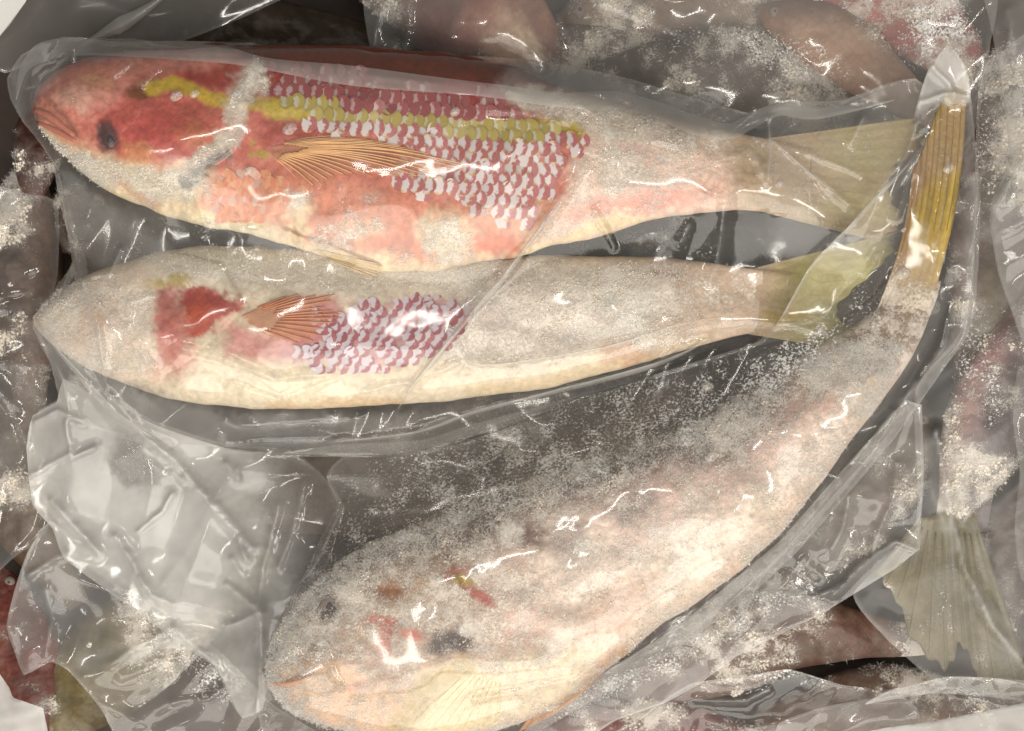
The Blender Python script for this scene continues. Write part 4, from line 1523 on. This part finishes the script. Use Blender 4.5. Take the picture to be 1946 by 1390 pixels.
# left film over the brown fish
lf = thing('plastic_bag', 'thin clear film over the brown fish by the left edge', 'plastic bag', (40, 800, -60))
film('film', [(-40, 380, -40), (60, 370, -40), (110, 385, -40), (110, 520, -40), (80, 640, -40), (130, 760, -40), (90, 860, -50), (90, 1010, -60), (40, 1050, -60), (-40, 1080, -50)],
     PILE, M_FILM, lf, 6, 6, .1, fold=(7, 90, 1), milk=lambda P: (P.put(np.ones(len(P.x)), .07, .25), P.poly([(-40, 690), (60, 700), (120, 780), (60, 960), (0, 900), (-40, 860)], .16, 1, 16)), floor=-110, seed=7,
     creases=[([(0, 690), (60, 700), (75, 760)], 8, 5), ([(30, 690), (60, 740), (70, 760)], 7, 4), ([(0, 740), (60, 860)], 6, 5)])

# lower left bag
ll = thing('plastic_bag', 'cloudy crumpled bag over the olive fish at lower left', 'plastic bag', (250, 1250, -70))


def milk_ll(P):
    P.put(np.ones(len(P.x)), .12, .12)
    P.blob(90, 1130, 60, 100, 10, .22, 1, fr=.3)
    P.blob(350, 1250, 120, 60, 30, .07, 1, fr=.4)
    P.line([(160, 1260), (260, 1240), (370, 1210)], 16, .3, .7)
    P.blob(420, 1300, 70, 40, 0, .1, 1, fr=.55)


film('film', [(95, 990, -50), (52, 1050, -45), (28, 1120, -40), (12, 1190, -40), (28, 1240, -45), (45, 1284, -50), (96, 1258, -45), (130, 1275, -50), (190, 1345, -55), (260, 1440, -60), (700, 1440, -60), (620, 1400, -60), (520, 1340, -60), (420, 1240, -60), (300, 1150, -60), (160, 1040, -60)],
     PILE, M_FILM2, ll, 4.5, 8, .08, fold=(13, 105, 1), milk=milk_ll, floor=-100, seed=8, rim=.25,
     creases=[([(60, 1090), (110, 1060), (180, 1030)], 10, 8), ([(215, 1260), (260, 1230), (330, 1195)], 12, 8), ([(330, 1335), (400, 1325), (430, 1305)], 9, 4), ([(90, 1120), (100, 1180), (90, 1240)], 9, 9), ([(230, 1290), (320, 1250), (400, 1240)], 9, 6)])

wl = thing('plastic_liner', 'white box liner edge beside the dull red fish', 'liner', (30, 1360, -20))
film('film', [(-40, 1255, 20), (0, 1282, 15), (18, 1308, 10), (24, 1326, 10), (42, 1332, 10), (82, 1346, 5), (90, 1385, 0), (100, 1440, 0), (-40, 1440, 40)], [], M_LINER, wl, 5, 2, -.05, fold=(5, 60, 1),
     milk=lambda P: P.put(np.ones(len(P.x)), .2, 0), floor=-100, seed=9, smooth_edge=False)

# bottom right folds
br = thing('plastic_bag', 'folded bag hem under the olive tail at the bottom right', 'plastic bag', (1650, 1340, -60))


def milk_br(P):
    P.put(np.ones(len(P.x)), .08, .1)
    P.line([(1330, 1290), (1480, 1275), (1600, 1300), (1700, 1290), (1780, 1285)], 20, .12, 1, fr=.5)
    P.blob(1880, 1330, 50, 30, 0, .1, 1, fr=.5)


film('film', [(1130, 1440, -60), (1220, 1360, -50), (1310, 1300, -45), (1420, 1285, -40), (1500, 1272, -40), (1600, 1302, -35), (1690, 1310, -30), (1790, 1288, -30), (1880, 1288, -30), (1990, 1305, -30), (1990, 1440, -30)],
     PILE, M_FILM, br, 4.5, 7, .1, fold=(9, 80, 1), milk=milk_br, floor=-100, seed=10, rim=.25,
     creases=[([(1660, 1318), (1760, 1305), (1860, 1310), (1946, 1330)], 14, 9), ([(1320, 1330), (1420, 1330), (1460, 1310)], 10, 7), ([(1350, 1370), (1390, 1385)], 8, 6)])
film('fold', [(1470, 1440, -30), (1480, 1375, -25), (1560, 1345, -20), (1650, 1328, -20), (1715, 1322, -15), (1742, 1345, -10), (1750, 1372, -10), (1740, 1440, -10)],
     [], M_FILM2, br, 4.5, 4, -.12, fold=(7, 60, 1), milk=lambda P: P.put(np.ones(len(P.x)), .12, .2), floor=-100, seed=11, rim=.25)
film('hem', [(1640, 1340, -10), (1690, 1312, 0), (1800, 1286, 5), (1900, 1290, 0), (1990, 1310, 0), (1990, 1340, -5), (1880, 1325, -5), (1790, 1318, -5), (1720, 1325, -10)],
     [], M_FILM2, br, 4.5, 4, -.2, fold=(6, 60, 1), milk=lambda P: P.put(np.ones(len(P.x)), .1, .15), floor=-100, seed=12, rim=.2)
wr = thing('plastic_liner', 'white box liner edge below the folded bag hem', 'liner', (1800, 1390, 0))
film('film', [(1530, 1440, 0), (1580, 1405, 5), (1680, 1384, 10), (1770, 1372, 10), (1890, 1348, 15), (1990, 1326, 20), (1990, 1440, 40)], [], M_LINER, wr, 5, 2, -.05, fold=(4, 70, 1),
     milk=lambda P: P.put(np.ones(len(P.x)), .15, 0), floor=-100, seed=13, smooth_edge=False)

# the flap of the bag below
fp = thing('plastic_bag', 'clear sharp cornered bag flap hanging below the curved fish', 'plastic bag', (1550, 1080, -40))


def milk_flap(P):
    P.put(np.ones(len(P.x)), .2, .12)
    P.line([(1745, 800), (1735, 1040), (1560, 1150), (1250, 1320)], 26, .22, .8)
    P.line([(1560, 1090), (1420, 1180), (1250, 1270), (1050, 1350)], 26, .16, .9, fr=.5)
    P.blob(1480, 1120, 90, 30, -35, .16, .8, fr=.45)


film('film', [(1752, 770, -15), (1756, 900, -15), (1748, 1044, -20), (1700, 1082, -22), (1560, 1168, -30), (1400, 1248, -35), (1330, 1300, -38), (1262, 1338, -40), (1170, 1370, -40), (1060, 1440, -40), (940, 1440, -40), (1050, 1340, -20),
              (1290, 1190, -10), (1480, 1030, -10), (1640, 850, -10), (1720, 760, -10)],
     [], M_FILM, fp, 3.5, 7, .0, fold=(8, 95, 1), milk=milk_flap, floor=-120, seed=14, rim=.22, iters=120, smooth_edge=False,
     creases=[([(1705, 880), (1690, 950), (1665, 1020), (1640, 1070), (1580, 1130)], 15, 6), ([(1640, 1060), (1700, 1030), (1745, 1045)], 10, 5), ([(1610, 940), (1600, 1000), (1580, 1040)], 12, 8),
              ([(1560, 1130), (1600, 1105), (1640, 1060)], 9, 5), ([(1530, 1060), (1490, 1110)], 6, 4), ([(1440, 1215), (1550, 1170)], 6, 4)])

# ------------------------------------------------------------------ bag of the two upper fish
bag1 = thing('plastic_bag', 'clear plastic bag stretched over the red goatfish and the frosted fish below it', 'plastic bag', (800, 450, -40))
OUT1 = [(115, 71, 60), (250, 76, 62), (420, 83, 64), (700, 95, 64), (1010, 115, 60), (1110, 131, 50), (1200, 151, 45), (1310, 184, 40), (1420, 214, 40), (1450, 206, 50), (1490, 193, 55), (1600, 190, 60), (1690, 158, 65), (1740, 150, 75),
        (1800, 200, 60), (1790, 300, 50), (1740, 420, 40), (1700, 500, 30), (1650, 570, 25), (1560, 630, 20), (1450, 655, 15), (1300, 705, 10), (1100, 755, 0), (900, 825, -10), (780, 864, -15), (600, 864, -15), (430, 862, -15), (330, 856, -10),
        (220, 830, 0), (130, 790, 5), (108, 740, 15), (97, 690, 30), (76, 650, 50), (61, 612, 60), (78, 582, 50), (110, 545, 40), (142, 492, 35), (122, 420, 35), (108, 350, 40), (108, 322, 50), (75, 270, 65), (45, 235, 50), (20, 190, 30), (13, 150, 20), (40, 105, 35)]


def milk_back(P):
    P.put(np.ones(len(P.x)), .04, .2)
    P.blob(1050, 860, 420, 110, -12, .15, 1, fr=.45)
    P.blob(1400, 450, 160, 40, 0, .06, 1, fr=.3)


back = [(x, y, min(z, 0) - 30) for x, y, z in OUT1[:20]] + [(1500, 680, -40), (1450, 760, -40), (1300, 830, -40), (1000, 930, -40), (700, 1010, -40), (450, 960, -40), (300, 900, -40)] + \
       [(x, y, min(z, 0) - 30) for x, y, z in OUT1[28:]]
film('back_film', back, PILE, M_FILM, bag1, 7, 5, .1, fold=(8, 130, 1), milk=milk_back, floor=-70, seed=15)


def milk1(P):
    P.put(np.ones(len(P.x)), .02, 0)
    P.poly([(13, 150), (60, 95), (420, 83), (430, 112), (250, 108), (130, 112), (70, 190), (40, 235)], .22, .9, 10)
    P.poly([(980, 120), (1120, 135), (1420, 214), (1400, 262), (1300, 235), (1200, 205), (1000, 200), (930, 180)], .28, .9, 12)
    P.poly([(1380, 235), (1480, 195), (1740, 150), (1700, 235), (1480, 255)], .26, .9, 10)
    P.poly([(108, 320), (200, 380), (330, 470), (280, 540), (142, 492)], .22, .9, 18, fr=.25)
    P.poly([(61, 612), (142, 492), (300, 520), (300, 700), (110, 700)], .11, .9, 24, fr=.2)
    P.poly([(76, 650), (200, 720), (420, 790), (800, 790), (780, 866), (330, 856), (130, 790)], .2, .9, 18, fr=.2)
    P.poly([(800, 790), (1240, 700), (1300, 705), (780, 866)], .1, .8, 14)
    P.line([(61, 612), (200, 720), (330, 850)], 26, .3, .6)
    P.blob(480, 470, 230, 40, 14, .1, .9, fr=.42)
    P.blob(1300, 300, 160, 60, 0, .05, .8, fr=.3)
    P.blob(1400, 480, 140, 30, 0, .03, .9, fr=.38)
    P.poly([(1440, 225), (1740, 150), (1790, 300), (1700, 500), (1480, 480)], .2, .8, 30, fr=.15)
    P.blob(600, 830, 160, 16, 0, .12, .8, fr=.35)


CR1 = [([(1110, 322), (1060, 395), (1000, 470), (950, 535), (900, 590), (840, 665), (790, 725), (758, 775)], 9, 5),
       ([(1075, 360), (1010, 455), (960, 510)], 7, 4),
       ([(870, 655), (890, 685), (920, 694), (1000, 686), (1150, 660), (1280, 620), (1350, 605)], 9, 4),
       ([(430, 800), (450, 812), (600, 806), (700, 795)], 8, 5),
       ([(640, 838), (790, 820), (840, 800), (900, 782), (1050, 745), (1240, 695), (1290, 660), (1350, 645)], 10, 5),
       ([(430, 845), (620, 838), (790, 822)], 7, 5),
       ([(65, 612), (130, 680), (220, 780), (330, 850)], 10, 8), ([(70, 630), (120, 720), (135, 780)], 9, 7), ([(75, 620), (200, 740), (290, 830)], 7, 6),
       ([(150, 490), (170, 560), (190, 620), (200, 720), (215, 760)], 12, 6), ([(110, 330), (135, 420), (150, 490)], 9, 6),
       ([(240, 570), (250, 590), (245, 620)], 6, 4), ([(240, 580), (285, 560)], 5, 4), ([(345, 660), (420, 680), (520, 720), (620, 712)], 8, 5),
       ([(440, 730), (530, 762), (640, 720)], 6, 5), ([(690, 745), (800, 720), (870, 690)], 6, 5), ([(255, 650), (300, 710)], 8, 4),
       ([(160, 540), (175, 525), (210, 520), (230, 475)], 8, 4), ([(335, 510), (355, 540)], 8, 4), ([(310, 530), (325, 560)], 7, 4),
       ([(1460, 225), (1462, 300), (1458, 340)], 10, 5), ([(1360, 305), (1400, 300), (1420, 285)], 9, 4), ([(1430, 290), (1445, 330)], 7, 4), ([(1460, 260), (1540, 330), (1610, 390)], 8, 6),
       ([(1615, 270), (1640, 225)], 10, 6), ([(1500, 280), (1630, 330)], 6, 5), ([(1375, 380), (1372, 430), (1360, 500), (1350, 530)], 14, 9), ([(1295, 460), (1310, 430)], 8, 6),
       ([(220, 145), (250, 120)], 6, 4), ([(440, 190), (490, 130)], 8, 5), ([(380, 290), (410, 300), (440, 280)], 6, 4), ([(930, 210), (1000, 215), (1080, 235)], 6, 5),
       ([(1110, 285), (1150, 300)], 6, 4), ([(1240, 268), (1290, 275)], 6, 4), ([(1130, 400), (1165, 470)], 6, 4), ([(1100, 200), (1150, 230), (1165, 300)], 7, 6),
       ([(1200, 590), (1225, 610)], 10, 12), ([(100, 110), (125, 72)], 10, 7), ([(270, 160), (305, 130)], 6, 5), ([(60, 200), (80, 150), (130, 110)], 7, 7)]
film1, bv1 = film('front_film', OUT1, [bvA, bvB, bvTA, bvTB, bvFA], M_FILM, bag1, 3.2, 10, .06, CR1, (4.0, 190, 1), milk1, -20, 16, 320, .12, .22, True, True)
ribbon('folded_edge', [(30, 190), (50, 125), (110, 92), (250, 94), (400, 100), (520, 124), (700, 148), (930, 172), (1060, 190), (1160, 192), (1235, 205), (1320, 238), (1385, 250), (1420, 235), (1480, 208), (1560, 215), (1700, 190)], 30, [bv1], M_FILM2, bag1, 3, .22, 2.0, 17, 50)
ribbon('fold', [(112, 330), (128, 420), (150, 495), (160, 560), (185, 640), (205, 740)], 22, [bv1], M_FILM, bag1, 4, .14, 5, 18, 40)
ribbon('fold', [(500, 870), (620, 858), (800, 850), (900, 818), (1060, 772), (1230, 722)], 24, [bv1], M_FILM2, bag1, 3, .06, 3, 19, -5)
for k_, (ln_, w_) in enumerate((([(1112, 320), (1060, 395), (1000, 470), (950, 535), (900, 590), (840, 665), (790, 725), (756, 778)], 11),
                               ([(1085, 345), (1010, 455), (955, 525)], 8),
                               ([(868, 652), (890, 685), (920, 694), (1000, 686), (1150, 660), (1280, 620), (1400, 596)], 7),
                               ([(620, 842), (790, 822), (900, 784), (1050, 746), (1240, 696), (1350, 645)], 8),
                               ([(66, 612), (130, 690), (220, 785), (330, 858)], 12), ([(1459, 222), (1463, 280), (1458, 345)], 9), ([(1462, 262), (1540, 330), (1615, 392)], 9))):
    ribbon('fold', ln_, w_, [bv1], M_FILM, bag1, 1.5, .30, 4.0, 60 + k_, 10)
ice_beads(bag1, [(550, 245, 12), (335, 182, 11), (370, 178, 8), (865, 212, 9), (470, 325, 9), (1805, 322, 10), (1350, 745, 9), (700, 160, 5), (1480, 350, 8)], [bv1], 3)

# ------------------------------------------------------------------ bag of the curved fish
bag2 = thing('plastic_bag', 'clear frosty bag around the curved fish with a cloudy crumpled open end', 'plastic bag', (1100, 1050, -40))
OUT2 = [(1800, 86, 165), (1820, 104, 165), (1838, 130, 165), (1846, 190, 140), (1858, 320, 70), (1863, 430, 45), (1853, 590, 40), (1838, 640, 35), (1800, 692, 30), (1700, 834, 20), (1600, 952, 15), (1500, 1064, 10), (1400, 1152, 5), (1290, 1230, 0),
        (1180, 1302, 0), (1050, 1374, -5), (950, 1440, -5), (600, 1440, -10), (505, 1410, -10), (490, 1350, 0), (496, 1290, 60), (520, 1200, 40), (570, 1110, 20), (610, 1020, 0), (640, 960, -15), (620, 905, -20), (650, 868, -20), (780, 858, -15), (880, 838, -10),
        (1000, 800, 0), (1240, 712, 25), (1290, 697, 50), (1440, 650, 92), (1482, 605, 105), (1540, 505, 115), (1620, 420, 120), (1720, 292, 130), (1742, 200, 140), (1765, 130, 155)]


def milk2b(P):
    P.put(np.ones(len(P.x)), .04, .2)


film('back_film', [(x, y, -34) for x, y, z in OUT2[4:26]] + [(760, 900, -36), (1000, 900, -36), (1300, 800, -36), (1600, 620, -36), (1720, 500, -30)], PILE, M_FILM, bag2, 7, 5, .1, fold=(7, 120, 1), milk=milk2b, floor=-60, seed=20)


def milk2(P):
    P.put(np.ones(len(P.x)), .03, .1)
    P.poly([(1440, 650), (1540, 505), (1720, 292), (1760, 330), (1700, 470), (1640, 560), (1480, 680)], .10, .9, 14, fr=.1)
    P.poly([(1765, 120), (1800, 86), (1846, 140), (1840, 190), (1790, 200), (1730, 230), (1740, 170)], .5, .9, 8)
    P.poly([(1838, 200), (1864, 430), (1853, 590), (1800, 692), (1500, 1064), (1290, 1230), (1270, 1215), (1480, 1040), (1690, 810), (1780, 680), (1826, 580)], .25, .8, 12)
    P.blob(1000, 850, 380, 90, -14, .14, .9, fr=.55)
    P.line([(560, 1130), (700, 1015), (900, 935), (1200, 830), (1400, 745), (1560, 650)], 40, .14, .9, .7, 30, fr=.62)
    P.blob(1300, 760, 160, 70, -20, .08, .9, fr=.5)
    P.blob(1650, 560, 60, 90, 20, .08, .9, fr=.45)
    P.blob(700, 900, 90, 40, 0, .12, .9, fr=.42)
    P.poly([(496, 1290), (610, 1020), (650, 960), (760, 960), (640, 1080), (560, 1180)], .12, .9, 14)
    P.blob(1200, 1290, 120, 26, -30, .08, .9, fr=.5)
    P.line([(1790, 560), (1740, 660), (1640, 800)], 16, .2, .6)


CR2 = [([(652, 960), (630, 1010), (605, 1065), (560, 1120), (530, 1180), (515, 1230)], 14, 5), ([(500, 1290), (540, 1240), (575, 1225), (600, 1240)], 8, 4), ([(585, 1190), (630, 1265), (650, 1310)], 8, 4),
       ([(1480, 605), (1440, 650), (1290, 697), (1240, 712)], 10, 5), ([(1440, 625), (1490, 615), (1575, 635)], 8, 4), ([(1640, 520), (1660, 500), (1670, 480)], 8, 4), ([(1700, 410), (1720, 350), (1735, 310)], 12, 7),
       ([(1800, 300), (1790, 400), (1780, 460)], 8, 4), ([(1815, 560), (1790, 660), (1720, 760)], 8, 5), ([(1850, 330), (1845, 500), (1830, 620)], 9, 6), ([(1700, 780), (1600, 910), (1480, 1050)], 10, 6),
       ([(1740, 200), (1790, 180), (1840, 185)], 10, 5), ([(1770, 125), (1800, 160), (1810, 190)], 8, 5), ([(1560, 830), (1600, 820)], 5, 4), ([(740, 870), (900, 840)], 6, 5), ([(680, 1100), (760, 1040)], 5, 5),
       ([(1780, 200), (1700, 270), (1620, 420)], 12, 10), ([(900, 1330), (1100, 1290), (1250, 1230)], 6, 6)]
film2, bv2 = film('front_film', OUT2, [bvC, bvTC, bv1], M_FILM, bag2, 3.2, 10, .06, CR2, (4.0, 190, 1), milk2, -30, 21, 320, .12, .22, True, True)
for k_, (ln_, w_) in enumerate((([(654, 955), (630, 1010), (605, 1065), (560, 1120), (530, 1180), (514, 1235)], 9), ([(500, 1292), (540, 1240), (575, 1225), (602, 1242)], 6), ([(1745, 290), (1700, 340), (1620, 425), (1540, 508), (1482, 606), (1430, 655)], 10),
                               ([(1856, 340), (1852, 480), (1835, 625), (1790, 690)], 10), ([(1700, 812), (1600, 930), (1490, 1052), (1380, 1150)], 10))):
    ribbon('fold', ln_, w_, [bv2], M_FILM, bag2, 1.5, .26, 4.0, 70 + k_, 10)
ice_beads(bag2, [(1352, 868, 11), (1345, 735, 10), (610, 1222, 9), (1715, 520, 13), (1803, 320, 10), (660, 1190, 6)], [bv2], 5)

MOUTH = [(62, 790, 0), (50, 850, -10), (62, 960, -20), (100, 1005, -25), (122, 1062, -25), (230, 1142, -22), (370, 1242, -15), (412, 1268, -10), (440, 1330, -10), (460, 1366, -10), (498, 1350, 10), (512, 1300, 35), (560, 1190, 45), (620, 1080, 40),
         (655, 965, 25), (615, 905, 10), (560, 866, 5), (430, 852, 5), (300, 810, 15), (200, 760, 25), (120, 720, 25), (108, 765, 15)]


def milk_mouth(P):
    P.put(np.ones(len(P.x)), .40, .05)
    P.blob(300, 1000, 190, 140, 35, .66, 1)
    P.blob(560, 960, 60, 90, 0, .12, .9)
    P.blob(420, 1080, 100, 100, 0, .62, .8)
    P.poly([(480, 840), (700, 880), (680, 1000), (600, 1160), (560, 1180), (590, 1010), (560, 930)], 0.04, .95, 40)
    P.line([(122, 1062), (230, 1142), (370, 1242), (412, 1268), (460, 1366)], 26, .32, .8)
    P.line([(240, 1130), (330, 1210)], 16, .3, .9, fr=.6)
    P.blob(260, 880, 60, 40, 40, .2, .9, fr=.4)


CRM = [([(110, 680), (220, 780), (330, 870), (400, 950), (450, 1010), (470, 1060)], 15, 7), ([(330, 900), (420, 960), (480, 1040)], 11, 8), ([(220, 1020), (250, 1060), (290, 1130), (330, 1150)], 12, 6),
       ([(330, 940), (310, 970), (265, 1010)], 10, 5), ([(100, 950), (190, 1050)], 9, 7), ([(430, 1110), (500, 1160), (430, 1190)], 11, 5), ([(440, 1060), (500, 1158)], 9, 7), ([(530, 960), (500, 1080), (490, 1220)], 10, 7),
       ([(330, 1190), (400, 1250), (420, 1290)], 10, 6), ([(500, 1160), (496, 1260), (490, 1350)], 10, 6), ([(130, 800), (140, 870), (180, 850)], 9, 5), ([(430, 880), (455, 910), (450, 890)], 9, 5), ([(580, 920), (560, 1000), (530, 1080)], 8, 7),
       ([(70, 800), (110, 780), (160, 800)], 8, 6), ([(62, 900), (140, 860)], 7, 7)]
film('open_end', MOUTH, [], M_FILM, bag2, 3.4, 4, .03, CRM, (11, 150, 1), milk_mouth, -40, 22, 200, 1, .06)
film('open_end_lining', [(x + (12 if x < 300 else -8), y - 10, z - 28) for x, y, z in MOUTH], [], M_FILM, bag2, 5, 4, .0, (), (10, 140, 1), lambda P: (P.put(np.ones(len(P.x)), .2, .1), P.poly([(480, 840), (700, 880), (680, 1000), (600, 1160), (560, 1180), (590, 1010), (560, 930)], 0, 1, 40)), -70, 23, 120, 1, .03)
